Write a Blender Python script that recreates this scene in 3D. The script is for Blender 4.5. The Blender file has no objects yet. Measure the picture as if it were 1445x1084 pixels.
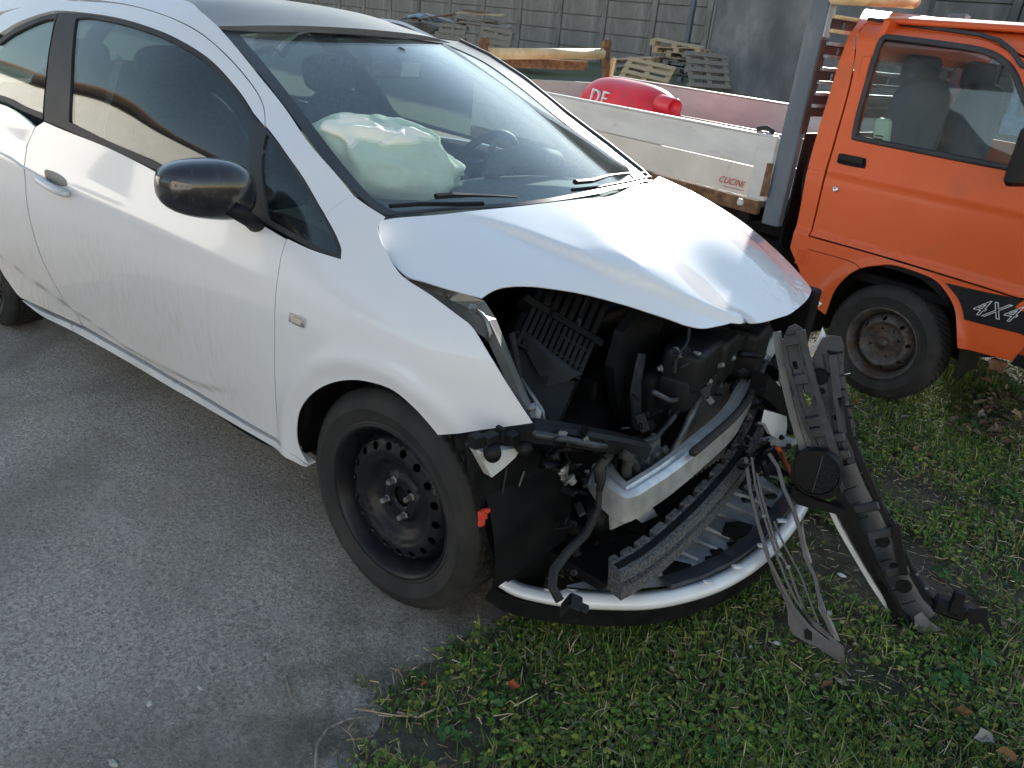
import bpy, bmesh, math, random
from math import sin, cos, pi, radians, sqrt, atan2
from mathutils import Vector, Matrix, noise
from mathutils.geometry import delaunay_2d_cdt
V = Vector
random.seed(7)
SC = bpy.context.scene
COL = SC.collection

# ------------------------------------------------------------------ camera
CW, CH, CF = 1445.0, 1084.0, 1120.37
CP = V((1.3454, -2.0101, 1.4935))
yaw, pitch, roll = radians(129.2024), radians(-24.3573), radians(6.0088)
_f = V((cos(pitch)*cos(yaw), cos(pitch)*sin(yaw), sin(pitch)))
_r = V((sin(yaw), -cos(yaw), 0)); _u = _r.cross(_f)
_r2 = _r*cos(roll)+_u*sin(roll); _u2 = _u*cos(roll)-_r*sin(roll)
camd = bpy.data.cameras.new('camera'); cam = bpy.data.objects.new('camera', camd); COL.objects.link(cam)
cam.matrix_world = Matrix(((_r2.x, _u2.x, -_f.x, CP.x), (_r2.y, _u2.y, -_f.y, CP.y), (_r2.z, _u2.z, -_f.z, CP.z), (0, 0, 0, 1)))
camd.sensor_width = 36; camd.lens = 36*CF/CW; camd.clip_end = 2000; camd.clip_start = .05
SC.camera = cam

# ------------------------------------------------------------------ light
SUN_AZ, SUN_EL = 112.0, 15.5       # degrees from +x, and above the horizon
SC.view_settings.view_transform = 'Standard'; SC.view_settings.look = 'None'
SC.view_settings.gamma = 1; SC.view_settings.use_curve_mapping = False
SC.view_settings.exposure = 2.1
W = bpy.data.worlds.new('World'); SC.world = W; W.use_nodes = True
nt = W.node_tree; nt.nodes.clear()
sk = nt.nodes.new('ShaderNodeTexSky'); sk.sky_type = 'NISHITA'; sk.sun_disc = False
sk.sun_elevation = radians(SUN_EL); sk.sun_rotation = radians(90-SUN_AZ); sk.dust_density = .05; sk.air_density = 1.2
bg = nt.nodes.new('ShaderNodeBackground'); bg.inputs[1].default_value = .08
wo = nt.nodes.new('ShaderNodeOutputWorld')
mxs = nt.nodes.new('ShaderNodeMix'); mxs.data_type = 'RGBA'; mxs.blend_type = 'MULTIPLY'; mxs.inputs[0].default_value = 1
mxs.inputs[7].default_value = (1.0, .92, .85, 1)      # warm tint on the sky as white balance, a little less blue
nt.links.new(sk.outputs[0], mxs.inputs[6]); nt.links.new(mxs.outputs[2], bg.inputs[0]); nt.links.new(bg.outputs[0], wo.inputs[0])
sd = bpy.data.lights.new('sun', 'SUN'); sd.energy = 2.8; sd.angle = radians(.53); sd.color = (1, .93, .86)
so = bpy.data.objects.new('sun', sd); COL.objects.link(so)
_sd = V((cos(radians(SUN_EL))*cos(radians(SUN_AZ)), cos(radians(SUN_EL))*sin(radians(SUN_AZ)), sin(radians(SUN_EL))))
so.rotation_euler = _sd.to_track_quat('Z', 'Y').to_euler(); so.location = (0, 0, 30)

# ------------------------------------------------------------------ materials
def newmat(name):
    m = bpy.data.materials.new(name); m.use_nodes = True
    n = m.node_tree.nodes; l = m.node_tree.links
    return m, n, l, n['Principled BSDF']
def coordn(n, l, scale=(1, 1, 1), rot=(0, 0, 0)):
    tc = n.new('ShaderNodeTexCoord'); mp = n.new('ShaderNodeMapping')
    mp.inputs['Scale'].default_value = scale; mp.inputs['Rotation'].default_value = rot
    l.new(tc.outputs['Object'], mp.inputs[0]); return mp.outputs[0]
def noisen(n, l, vec, scale, detail=4, rough=.55, dist=0):
    t = n.new('ShaderNodeTexNoise'); t.inputs['Scale'].default_value = scale; t.inputs['Detail'].default_value = detail
    t.inputs['Roughness'].default_value = rough; t.inputs['Distortion'].default_value = dist
    l.new(vec, t.inputs['Vector']); return t.outputs['Fac']
def rampn(n, l, fac, a, b, ca=(0, 0, 0, 1), cb=(1, 1, 1, 1)):
    r = n.new('ShaderNodeValToRGB'); r.color_ramp.elements[0].position = a; r.color_ramp.elements[1].position = b
    r.color_ramp.elements[0].color = ca; r.color_ramp.elements[1].color = cb
    l.new(fac, r.inputs[0]); return r.outputs[0]
def mixn(n, l, fac, a, b, mode='MIX'):
    x = n.new('ShaderNodeMix'); x.data_type = 'RGBA'; x.blend_type = mode
    for i, q in ((0, fac), (6, a), (7, b)):
        if hasattr(q, 'links') or hasattr(q, 'is_linked'): l.new(q, x.inputs[i])
        elif i == 0: x.inputs[0].default_value = q
        else: x.inputs[i].default_value = tuple(q)+(1,) if len(q) == 3 else q
    return x.outputs[2]
def mathn(n, l, op, a, b=None):
    x = n.new('ShaderNodeMath'); x.operation = op
    for i, q in enumerate((a, b)):
        if q is None: continue
        if hasattr(q, 'is_linked'): l.new(q, x.inputs[i])
        else: x.inputs[i].default_value = q
    return x.outputs[0]
def bumpn(n, l, b, h, strength, dist):
    x = n.new('ShaderNodeBump'); x.inputs['Strength'].default_value = strength; x.inputs['Distance'].default_value = dist
    l.new(h, x.inputs['Height']); l.new(x.outputs[0], b.inputs['Normal'])
def gmat(name, c1, c2=None, rough=.6, metal=0, coat=0, scale=8, ns=(1, 1, 1), lo=.35, hi=.65, bump=0, bs=60, bd=.002, detail=5, rvar=0, c3=None, s3=3, lo3=.55, hi3=.7):
    m, n, l, b = newmat(name)
    b.inputs['Roughness'].default_value = rough; b.inputs['Metallic'].default_value = metal
    if coat: b.inputs['Coat Weight'].default_value = coat; b.inputs['Coat Roughness'].default_value = .06
    v = coordn(n, l, ns)
    if c2 is None: c2 = tuple(min(1, x*1.25) for x in c1)
    f = noisen(n, l, v, scale, detail)
    col = rampn(n, l, f, lo, hi, tuple(c1)+(1,), tuple(c2)+(1,))
    if c3:
        f3 = rampn(n, l, noisen(n, l, v, s3, 6, .6), lo3, hi3); col = mixn(n, l, f3, col, c3)
    l.new(col, b.inputs['Base Color'])
    if rvar: l.new(mathn(n, l, 'ADD', mathn(n, l, 'MULTIPLY', f, rvar), rough-rvar/2), b.inputs['Roughness'])
    if bump: bumpn(n, l, b, noisen(n, l, v, bs, 5, .6), bump, bd)
    return m
M = {}
M['blackplastic'] = gmat('black_plastic', (.002, .0024, .003), (.007, .0075, .009), .55, scale=14, bump=.15, bs=250, bd=.0005, rvar=.3)
for _k in ('blackplastic',): M[_k].node_tree.nodes['Principled BSDF'].inputs['Specular IOR Level'].default_value = .3
M['darkplastic'] = gmat('dark_grey_plastic', (.020, .023, .027), (.056, .061, .072), .42, scale=9, bump=.2, bs=120, bd=.0008, rvar=.35, c3=(.12, .12, .115), s3=14, lo3=.6, hi3=.8)
M['baydark'] = gmat('engine_bay_black', (.004, .004, .005), (.010, .010, .011), .6, scale=10, bump=.2)
M['baydark'].node_tree.nodes['Principled BSDF'].inputs['Specular IOR Level'].default_value = .15
M['rubber'] = gmat('tyre_rubber', (.010, .010, .011), (.024, .023, .022), .75, scale=10, bump=.3, bs=90, bd=.001, c3=(.055, .049, .040), s3=7, lo3=.55, hi3=.85)
M['rubberseal'] = gmat('rubber_seal', (.02, .02, .022), (.035, .035, .038), .6)
M['rimblack'] = gmat('black_steel_rim', (.005, .006, .008), (.013, .013, .015), .42, scale=20, rvar=.25, c3=(.045, .040, .034), s3=9, lo3=.6, hi3=.8)
M['rimblack'].node_tree.nodes['Principled BSDF'].inputs['Specular IOR Level'].default_value = .3
M['rimrust'] = gmat('rusty_steel_rim', (.05, .05, .052), (.13, .12, .115), .6, metal=.4, scale=16, bump=.3, c3=(.075, .045, .03), s3=11, lo3=.45, hi3=.68)
M['alu'] = gmat('bare_aluminium', (.5, .5, .5), (.68, .68, .68), .42, metal=.6, scale=24, rvar=.25, bump=.1, bs=80)
M['greyalu'] = gmat('dull_zinc_metal', (.2, .2, .2), (.36, .36, .35), .5, metal=.7, scale=22, bump=.2, c3=(.14, .1, .07), s3=15)
M['foam'] = gmat('grey_impact_foam', (.035, .036, .04), (.14, .14, .15), .9, scale=130, bump=.7, bs=130, bd=.003)
M['whiteplastic'] = gmat('white_painted_plastic', (.6, .61, .62), (.76, .76, .77), .3, coat=.4, scale=6, c3=(.2, .2, .19), s3=9, lo3=.62, hi3=.75)
M['greywhite'] = gmat('dusty_pale_grey_plastic', (.25, .27, .29), (.42, .44, .46), .5, scale=10, c3=(.1, .1, .1), s3=8, lo3=.5, hi3=.75)
M['greypaint'] = gmat('primer_grey_metal', (.11, .115, .112), (.19, .195, .19), .5, scale=10, rvar=.2)
M['red'] = gmat('red_clip_plastic', (.5, .03, .015), (.65, .06, .03), .45)
M['drum'] = gmat('red_drum_plastic', (.72, .02, .035), (.8, .035, .05), .35, scale=4, c3=(.5, .06, .06), s3=12)
M['yellowpaint'] = gmat('cream_yellow_paint', (.62, .42, .2), (.78, .58, .33), .45, scale=10, c3=(.25, .12, .06), s3=18, lo3=.66, hi3=.72)
M['rust'] = gmat('rusty_brown_steel', (.1, .045, .02), (.22, .12, .06), .85, scale=25, bump=.5, bs=80)
M['postgrey'] = gmat('grey_painted_post', (.08, .1, .125), (.13, .155, .185), .5, scale=5, ns=(1, 1, .3), c3=(.24, .24, .22), s3=7, lo3=.56, hi3=.8)
M['maroon'] = gmat('dark_maroon_board', (.045, .018, .018), (.075, .035, .032), .6)
M['bedalu'] = gmat('weathered_aluminium_board', (.5, .49, .47), (.62, .61, .58), .5, metal=.15, scale=3, ns=(1, 1, 3), rvar=.2, c3=(.4, .34, .26), s3=5, lo3=.6, hi3=.85)
M['bedcream'] = gmat('cream_board', (.6, .54, .46), (.7, .64, .55), .55, scale=4, c3=(.35, .27, .2), s3=9, lo3=.64, hi3=.75)
M['wood'] = gmat('pallet_wood', (.34, .25, .15), (.52, .41, .27), .85, scale=20, ns=(1, 6, 6), bump=.4, bs=60)
M['woodgrey'] = gmat('weathered_grey_wood', (.15, .13, .115), (.30, .27, .23), .9, scale=20, ns=(1, 6, 6), bump=.4, bs=60)
M['tarp'] = gmat('blue_grey_tarp', (.1, .13, .17), (.26, .3, .34), .5, scale=4)
M['letters'] = gmat('red_letters', (.4, .03, .02), (.5, .05, .03), .5)
M['wletters'] = gmat('white_letters', (.65, .65, .65), (.8, .8, .8), .5)
M['decal'] = gmat('black_decal', (.012, .012, .013), (.02, .02, .02), .35)
M['airbag'] = gmat('airbag_fabric', (.74, .75, .64), (.84, .85, .74), .85, scale=6, bump=.5, bs=14, bd=.012)
M['fabric'] = gmat('dark_seat_fabric', (.03, .035, .045), (.06, .068, .085), .9, scale=60, bump=.3)
M['dash'] = gmat('grey_dash_plastic', (.05, .055, .06), (.08, .085, .09), .75, scale=40, bump=.2)
M['greyfabric'] = gmat('light_headliner', (.3, .31, .31), (.36, .37, .37), .9)
M['blueseat'] = gmat('navy_seat', (.03, .045, .08), (.045, .065, .11), .8)
M['chrome'] = gmat('chrome_plated', (.6, .6, .62), (.7, .7, .7), .12, metal=1)
M['amber'] = gmat('clear_indicator_lens', (.5, .42, .36), (.7, .66, .6), .15, coat=1)
M['orangeplast'] = gmat('orange_lens', (.4, .07, .02), (.5, .1, .03), .3)
M['cab_orange'] = gmat('orange_truck_paint', (.66, .098, .018), (.72, .115, .024), .5, coat=.12, scale=2.5, rvar=.12, c3=(.5, .11, .035), s3=5, lo3=.55, hi3=.85)
M['mirrorblack'] = gmat('gloss_black_shell', (.012, .012, .016), (.02, .02, .025), .22, coat=.8, scale=30, rvar=.2, c3=(.05, .05, .05), s3=60, lo3=.5, hi3=.9)
M['concrete'] = gmat('precast_concrete', (.17, .157, .14), (.29, .272, .245), .9, scale=2.5, ns=(1, 1, .5), bump=.4, bs=20, bd=.01, c3=(.09, .09, .088), s3=1.1, lo3=.5, hi3=.75)
M['concrete2'] = gmat('stained_concrete', (.13, .135, .14), (.27, .27, .27), .9, scale=1.3, ns=(1, 1, .6), bump=.4, bs=14, bd=.01, c3=(.11, .112, .115), s3=1.0, lo3=.45, hi3=.66)
M['cream_wall'] = gmat('cream_render', (.74, .70, .64), (.80, .76, .70), .9, scale=1)
M['rooftile'] = gmat('brown_roof', (.12, .08, .06), (.18, .12, .09), .9, scale=10)
M['hill'] = gmat('wooded_hill', (.08, .07, .048), (.2, .165, .12), 1, scale=.12, detail=8)
M['bluemetal'] = gmat('blue_grey_metal', (.1, .16, .26), (.16, .23, .36), .5)
M['facade'] = gmat('grey_facade_panel', (.16, .16, .16), (.22, .22, .215), .7, scale=1)
M['leafdry'] = gmat('dry_leaf', (.16, .1, .06), (.34, .25, .16), .8, scale=9)
M['stone'] = gmat('pale_stone', (.3, .3, .28), (.5, .49, .46), .85, scale=9)
M['palegreen'] = gmat('pale_green_can', (.5, .62, .46), (.6, .7, .55), .4)

def paint_white():
    m, n, l, b = newmat('white_car_paint')
    v = coordn(n, l)
    sep = n.new('ShaderNodeSeparateXYZ'); l.new(v, sep.inputs[0])
    streak = rampn(n, l, noisen(n, l, coordn(n, l, (80, 80, 14)), 1, 7, .75), .44, .72)
    big = rampn(n, l, noisen(n, l, v, 2.2, 3, .5), .36, .62)
    # road dirt on the lower flanks, behind the front wheel
    mr = n.new('ShaderNodeMapRange'); mr.inputs[1].default_value = .86; mr.inputs[2].default_value = .40; l.new(sep.outputs[2], mr.inputs[0])
    mx = n.new('ShaderNodeMapRange'); mx.inputs[1].default_value = -.25; mx.inputs[2].default_value = -1.1; l.new(sep.outputs[0], mx.inputs[0])
    msk = mathn(n, l, 'MULTIPLY', mathn(n, l, 'MULTIPLY', mr.outputs[0], mx.outputs[0]), mathn(n, l, 'MULTIPLY', streak, big))
    film = mathn(n, l, 'MULTIPLY', mathn(n, l, 'MULTIPLY', mr.outputs[0], mx.outputs[0]), .3)
    d = mathn(n, l, 'ADD', mathn(n, l, 'MULTIPLY', msk, .75), film)
    fine = rampn(n, l, noisen(n, l, v, 160, 3), .62, .8)
    d2 = mathn(n, l, 'ADD', d, mathn(n, l, 'MULTIPLY', fine, .07))
    cl = n.new('ShaderNodeClamp'); l.new(d2, cl.inputs[0])
    l.new(mixn(n, l, cl.outputs[0], (.74, .74, .755), (.42, .35, .27)), b.inputs['Base Color'])
    l.new(mathn(n, l, 'ADD', mathn(n, l, 'MULTIPLY', cl.outputs[0], .5), .3), b.inputs['Roughness'])
    b.inputs['Coat Weight'].default_value = 1
    l.new(mathn(n, l, 'SUBTRACT', 1.0, mathn(n, l, 'MULTIPLY', cl.outputs[0], .7)), b.inputs['Coat Weight'])
    b.inputs['Coat Roughness'].default_value = .05
    return m
M['white'] = paint_white()
def hoodpaint():
    m = M['white'].copy(); m.name = 'scuffed_hood_paint'; n = m.node_tree.nodes; l = m.node_tree.links; b = n['Principled BSDF']
    v = coordn(n, l); sp = n.new('ShaderNodeSeparateXYZ'); l.new(v, sp.inputs[0])
    mr = n.new('ShaderNodeMapRange'); mr.inputs[1].default_value = .30; mr.inputs[2].default_value = .46; l.new(sp.outputs[0], mr.inputs[0])
    my = n.new('ShaderNodeMapRange'); my.inputs[1].default_value = .15; my.inputs[2].default_value = .38; l.new(sp.outputs[1], my.inputs[0])
    sc = rampn(n, l, noisen(n, l, coordn(n, l, (9, 70, 40), (0, 0, .5)), 1, 6, .7, 1.2), .55, .60)
    f = mathn(n, l, 'MULTIPLY', mathn(n, l, 'MULTIPLY', mr.outputs[0], my.outputs[0]), mathn(n, l, 'MULTIPLY', sc, .5))
    base = b.inputs['Base Color'].links[0].from_socket
    l.new(mixn(n, l, f, base, (.32, .33, .35)), b.inputs['Base Color'])
    bumpn(n, l, b, noisen(n, l, v, 55, 3), .10, .0012)
    return m
M['hoodwhite'] = hoodpaint()
def roofmat():
    m, n, l, b = newmat('dusty_dark_roof_paint')
    v = coordn(n, l); f = noisen(n, l, v, 220, 4, .7); g = noisen(n, l, v, 4, 3)
    col = mixn(n, l, rampn(n, l, f, .4, .75), (.055, .058, .066), (.15, .145, .14)); l.new(mixn(n, l, rampn(n, l, g, .3, .8), col, (.12, .12, .125)), b.inputs['Base Color'])
    b.inputs['Roughness'].default_value = .55; b.inputs['Coat Weight'].default_value = .25; b.inputs['Coat Roughness'].default_value = .25
    return m
M['roof'] = roofmat()
def glassmat(name, tint, dust=.04, dustcol=(.5, .5, .47), ds=150, f0=.05):
    m = bpy.data.materials.new(name); m.use_nodes = True; n = m.node_tree.nodes; l = m.node_tree.links; n.clear()
    out = n.new('ShaderNodeOutputMaterial'); tr = n.new('ShaderNodeBsdfTransparent'); tr.inputs[0].default_value = tuple(tint)+(1,)
    gl = n.new('ShaderNodeBsdfGlossy'); gl.inputs['Roughness'].default_value = .015; gl.inputs[0].default_value = (.88, .88, .88, 1)
    lw = n.new('ShaderNodeLayerWeight'); lw.inputs[0].default_value = .5
    fr = mathn(n, l, 'ADD', mathn(n, l, 'MULTIPLY', mathn(n, l, 'POWER', lw.outputs['Facing'], 4.2), 1-f0), f0)
    mx = n.new('ShaderNodeMixShader'); l.new(fr, mx.inputs[0]); l.new(tr.outputs[0], mx.inputs[1]); l.new(gl.outputs[0], mx.inputs[2])
    df = n.new('ShaderNodeBsdfDiffuse'); df.inputs[0].default_value = tuple(dustcol)+(1,)
    v = coordn(n, l)
    dn = mathn(n, l, 'ADD', mathn(n, l, 'MULTIPLY', rampn(n, l, noisen(n, l, v, ds, 5, .7), .45, .8), dust*2), mathn(n, l, 'MULTIPLY', rampn(n, l, noisen(n, l, v, 5, 4), .3, .8), dust))
    m2 = n.new('ShaderNodeMixShader'); l.new(dn, m2.inputs[0]); l.new(mx.outputs[0], m2.inputs[1]); l.new(df.outputs[0], m2.inputs[2])
    l.new(m2.outputs[0], out.inputs[0]); return m
M['windscreen'] = glassmat('dusty_windscreen_glass', (.90, .95, .92), .02)
M['sideglass'] = glassmat('tinted_side_glass', (.66, .74, .73), .02, f0=.055)
M['truckglass'] = glassmat('truck_side_glass', (.82, .88, .88), .04)
def asphalt():
    m, n, l, b = newmat('worn_asphalt')
    v = coordn(n, l)
    agg = n.new('ShaderNodeTexVoronoi'); agg.inputs['Scale'].default_value = 95; l.new(v, agg.inputs[0])
    f1 = noisen(n, l, v, 85, 9, .82, .7); f2 = noisen(n, l, v, 1.3, 4, .6, .6); f3 = noisen(n, l, v, 26, 6, .7, .4); f4 = noisen(n, l, v, 420, 4, .7)
    c = mixn(n, l, rampn(n, l, f1, .42, .585), (.155, .143, .127), (.64, .59, .525))
    c = mixn(n, l, mathn(n, l, 'MULTIPLY', rampn(n, l, f4, .4, .62), .45), c, (.34, .315, .28))
    stone = rampn(n, l, agg.outputs['Color'], .80, .95)
    edge = rampn(n, l, agg.outputs['Distance'], .15, .40, (1, 1, 1, 1), (0, 0, 0, 1))
    c = mixn(n, l, mathn(n, l, 'MULTIPLY', mathn(n, l, 'MULTIPLY', stone, edge), .8), c, (.6, .58, .54))
    c = mixn(n, l, mathn(n, l, 'MULTIPLY', rampn(n, l, f3, .48, .66), .4), c, (.36, .34, .31))
    c = mixn(n, l, mathn(n, l, 'MULTIPLY', rampn(n, l, f2, .40, .60), .6), c, (.17, .152, .132))
    f5 = rampn(n, l, noisen(n, l, v, 3.1, 5, .6), .56, .7)
    c = mixn(n, l, mathn(n, l, 'MULTIPLY', f5, .45), c, (.36, .31, .24))
    f6 = rampn(n, l, noisen(n, l, v, 5.5, 6, .65), .57, .63)   # pale worn spots
    c = mixn(n, l, mathn(n, l, 'MULTIPLY', f6, .35), c, (.42, .405, .38))
    sp = n.new('ShaderNodeSeparateXYZ'); l.new(v, sp.inputs[0])
    mr = n.new('ShaderNodeMapRange'); mr.inputs[1].default_value = -.25; mr.inputs[2].default_value = .3; l.new(sp.outputs[0], mr.inputs[0])
    c = mixn(n, l, mathn(n, l, 'MULTIPLY', mathn(n, l, 'MULTIPLY', mr.outputs[0], .8), rampn(n, l, noisen(n, l, v, 7, 6, .65), .35, .6)), c, (.075, .068, .045))
    l.new(c, b.inputs['Base Color']); b.inputs['Roughness'].default_value = .85
    h = mathn(n, l, 'ADD', f1, mathn(n, l, 'ADD', mathn(n, l, 'MULTIPLY', f3, .8), mathn(n, l, 'MULTIPLY', edge, .3)))
    bumpn(n, l, b, h, .8, .008); return m
M['asphalt'] = asphalt()
def soil():
    m, n, l, b = newmat('soil_with_litter')
    v = coordn(n, l); f = noisen(n, l, v, 40, 8, .7); g = noisen(n, l, v, 2.5, 5); h = noisen(n, l, v, .5, 5)
    c = mixn(n, l, rampn(n, l, f, .35, .7), (.05, .042, .028), (.19, .155, .11))
    c = mixn(n, l, rampn(n, l, g, .45, .6), c, (.035, .045, .018))
    sp = n.new('ShaderNodeSeparateXYZ'); l.new(v, sp.inputs[0])
    me_ = n.new('ShaderNodeMapRange'); me_.inputs[1].default_value = .75; me_.inputs[2].default_value = .3; l.new(sp.outputs[0], me_.inputs[0])
    c = mixn(n, l, mathn(n, l, 'MULTIPLY', me_.outputs[0], rampn(n, l, f, .3, .55)), c, (.15, .135, .105))
    mr = n.new('ShaderNodeMapRange'); mr.inputs[1].default_value = 3.5; mr.inputs[2].default_value = 6; l.new(sp.outputs[1], mr.inputs[0])
    far = mixn(n, l, rampn(n, l, h, .42, .6), (.13, .115, .09), (.09, .11, .045))
    c = mixn(n, l, mr.outputs[0], c, far)
    l.new(c, b.inputs['Base Color']); b.inputs['Roughness'].default_value = 1
    bumpn(n, l, b, f, .9, .02); return m
M['soil'] = soil()
def leafmat():
    m, n, l, b = newmat('ground_plants')
    at = n.new('ShaderNodeAttribute'); at.attribute_name = 'tint'
    l.new(at.outputs['Color'], b.inputs['Base Color']); b.inputs['Roughness'].default_value = .8; b.inputs['Specular IOR Level'].default_value = .2
    return m
M['leaf'] = leafmat()

# ------------------------------------------------------------------ object helpers
def link(o, parent=None):
    COL.objects.link(o)
    if parent is not None:
        o.parent = parent
        if parent.type == 'EMPTY' and not parent.get('_proto'):
            o.matrix_parent_inverse = Matrix.LocRotScale(parent.location, parent.rotation_euler, None).inverted()
    return o
def thing(name, label, cat, loc=(0, 0, 0), group=None, proto=False):
    o = bpy.data.objects.new(name, None); o.empty_display_size = .1; COL.objects.link(o); o.location = loc
    o['label'] = label; o['category'] = cat
    if group: o['group'] = group
    if proto: o['_proto'] = 1
    return o
def tag(o, label, cat, group=None):
    o['label'] = label; o['category'] = cat
    if group: o['group'] = group
    return o
def mk(name, verts, faces, mat, parent=None, smooth=False, label=None, normals=None):
    me = bpy.data.meshes.new(name); me.from_pydata([tuple(v) for v in verts], [], faces); me.update()
    if isinstance(mat, str): mat = M[mat]
    me.materials.append(mat)
    if smooth: me.polygons.foreach_set('use_smooth', [True]*len(me.polygons))
    if normals: me.normals_split_custom_set_from_vertices(normals)
    o = bpy.data.objects.new(name, me); link(o, parent)
    if label: o['label'] = label
    return o
class B:
    """collects shapes into one mesh"""
    def __init__(s): s.v = []; s.f = []
    def add(s, v, f):
        k = len(s.v); s.v += [V(q) for q in v]; s.f += [tuple(i+k for i in q) for q in f]; return s
    def box(s, c, sz, X=None, Y=None, Z=None, ch=None):
        X = (X or V((1, 0, 0))).normalized(); Y = (Y or V((0, 1, 0))).normalized(); Z = (Z or X.cross(Y)).normalized()
        c = V(c); a, b, d = (q/2 for q in sz)
        e = ch if ch is not None else min(sz)*.12
        vs = []; 
        for sx in (-1, 1):
            for sy in (-1, 1):
                for sz_ in (-1, 1):
                    vs.append(c+X*sx*(a-e)+Y*sy*(b-e)+Z*sz_*d)
                    vs.append(c+X*sx*(a-e)+Y*sy*b+Z*sz_*(d-e))
                    vs.append(c+X*sx*a+Y*sy*(b-e)+Z*sz_*(d-e))
        bm = bmesh.new()
        for q in vs: bm.verts.new(q)
        bmesh.ops.convex_hull(bm, input=bm.verts)
        bmesh.ops.dissolve_limit(bm, angle_limit=.01, verts=bm.verts, edges=bm.edges)
        bm.verts.index_update()
        s.add([q.co.copy() for q in bm.verts], [[w.index for w in f.verts] for f in bm.faces]); bm.free(); return s
    def tube(s, pts, r, n=8, cap=True, flat=1.0, up=None):
        pts = [V(p) for p in pts]; k = len(pts); rs = r if isinstance(r, (list, tuple)) else [r]*k
        T = [(pts[min(i+1, k-1)]-pts[max(i-1, 0)]).normalized() for i in range(k)]
        u = (up or V((0, 0, 1)));
        if abs(u.dot(T[0])) > .95: u = V((1, 0, 0))
        vs = []; fs = []
        for i in range(k):
            u = (u-T[i]*u.dot(T[i]));
            if u.length < 1e-6: u = T[i].orthogonal()
            u.normalize(); w = T[i].cross(u)
            for j in range(n):
                a = 2*pi*j/n; vs.append(pts[i]+u*cos(a)*rs[i]*flat+w*sin(a)*rs[i])
        for i in range(k-1):
            for j in range(n): fs.append((i*n+j, i*n+(j+1) % n, (i+1)*n+(j+1) % n, (i+1)*n+j))
        if cap: fs.append(tuple(reversed(range(n)))); fs.append(tuple((k-1)*n+j for j in range(n)))
        return s.add(vs, fs)
    def sweep(s, pts, prof, up=V((0, 0, 1)), close=True, upf=None):
        """prof: list of (side, up) offsets; straight extrusion along pts"""
        pts = [V(p) for p in pts]; k = len(pts); n = len(prof); vs = []; fs = []
        for i in range(k):
            T = (pts[min(i+1, k-1)]-pts[max(i-1, 0)]).normalized(); u0 = upf(i) if upf else up
            sd_ = T.cross(u0).normalized(); u = sd_.cross(T).normalized()
            for (a, b) in prof: vs.append(pts[i]+sd_*a+u*b)
        for i in range(k-1):
            for j in range(n if close else n-1): fs.append((i*n+j, i*n+(j+1) % n, (i+1)*n+(j+1) % n, (i+1)*n+j))
        if close: fs.append(tuple(reversed(range(n)))); fs.append(tuple((k-1)*n+j for j in range(n)))
        return s.add(vs, fs)
    def lathe(s, c, ax, prof, n=32, a0=0, a1=2*pi, e1=None):
        ax = V(ax).normalized(); e1 = (e1 or ax.orthogonal()).normalized(); e2 = ax.cross(e1); c = V(c)
        full = abs(a1-a0-2*pi) < 1e-6; m = n if full else n+1; k = len(prof); vs = []; fs = []
        for i in range(m):
            a = a0+(a1-a0)*i/n; d = e1*cos(a)+e2*sin(a)
            for (r, o) in prof: vs.append(c+d*r+ax*o)
        for i in range(n):
            i2 = (i+1) % m
            for j in range(k-1): fs.append((i*k+j, i2*k+j, i2*k+j+1, i*k+j+1))
        return s.add(vs, fs)
    def plate(s, pts, t):
        """planar polygon extruded by vector t"""
        pts = [V(p) for p in pts]; t = V(t); n = len(pts)
        nrm = V((0, 0, 0))
        for i in range(n): nrm += pts[i].cross(pts[(i+1) % n])
        nrm.normalize(); e1 = nrm.orthogonal().normalized(); e2 = nrm.cross(e1); o = pts[0]
        p2 = [V(((p-o).dot(e1), (p-o).dot(e2))) for p in pts]
        r = delaunay_2d_cdt(p2, [(i, (i+1) % n) for i in range(n)], [], 0, 1e-6)
        vs0, tri, orig = r[0], r[2], r[3]
        # map out verts back to 3d using nearest originals
        v3 = []
        for k, q in enumerate(vs0): v3.append(pts[orig[k][0]] if orig[k] else o+e1*q.x+e2*q.y)
        tri = [f for f in tri if inpoly(sum((vs0[i] for i in f), V((0, 0)))/3, p2)]
        m = len(v3); vs = v3+[q+t for q in v3]; fs = [tuple(f) for f in tri]+[tuple(i+m for i in reversed(f)) for f in tri]
        idx = {}
        for k in range(m):
            for q in orig[k]: idx[q] = k
        for i in range(n): a, b = idx.get(i, 0), idx.get((i+1) % n, 0); fs.append((b, a, a+m, b+m))
        return s.add(vs, fs)
    def make(s, name, mat, parent=None, smooth=False, label=None, sub=0, ang=None):
        o = mk(name, s.v, s.f, mat, parent, smooth, label)
        if smooth and ang: o.data.set_sharp_from_angle(angle=radians(ang))
        if sub:
            md = o.modifiers.new('s', 'SUBSURF'); md.levels = sub; md.render_levels = sub
        return o
def inpoly(p, poly):
    c = False; n = len(poly); j = n-1; x, y = p[0], p[1]
    for i in range(n):
        xi, yi = poly[i][0], poly[i][1]; xj, yj = poly[j][0], poly[j][1]
        if (yi > y) != (yj > y) and x < (xj-xi)*(y-yi)/(yj-yi)+xi: c = not c
        j = i
    return c

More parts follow.
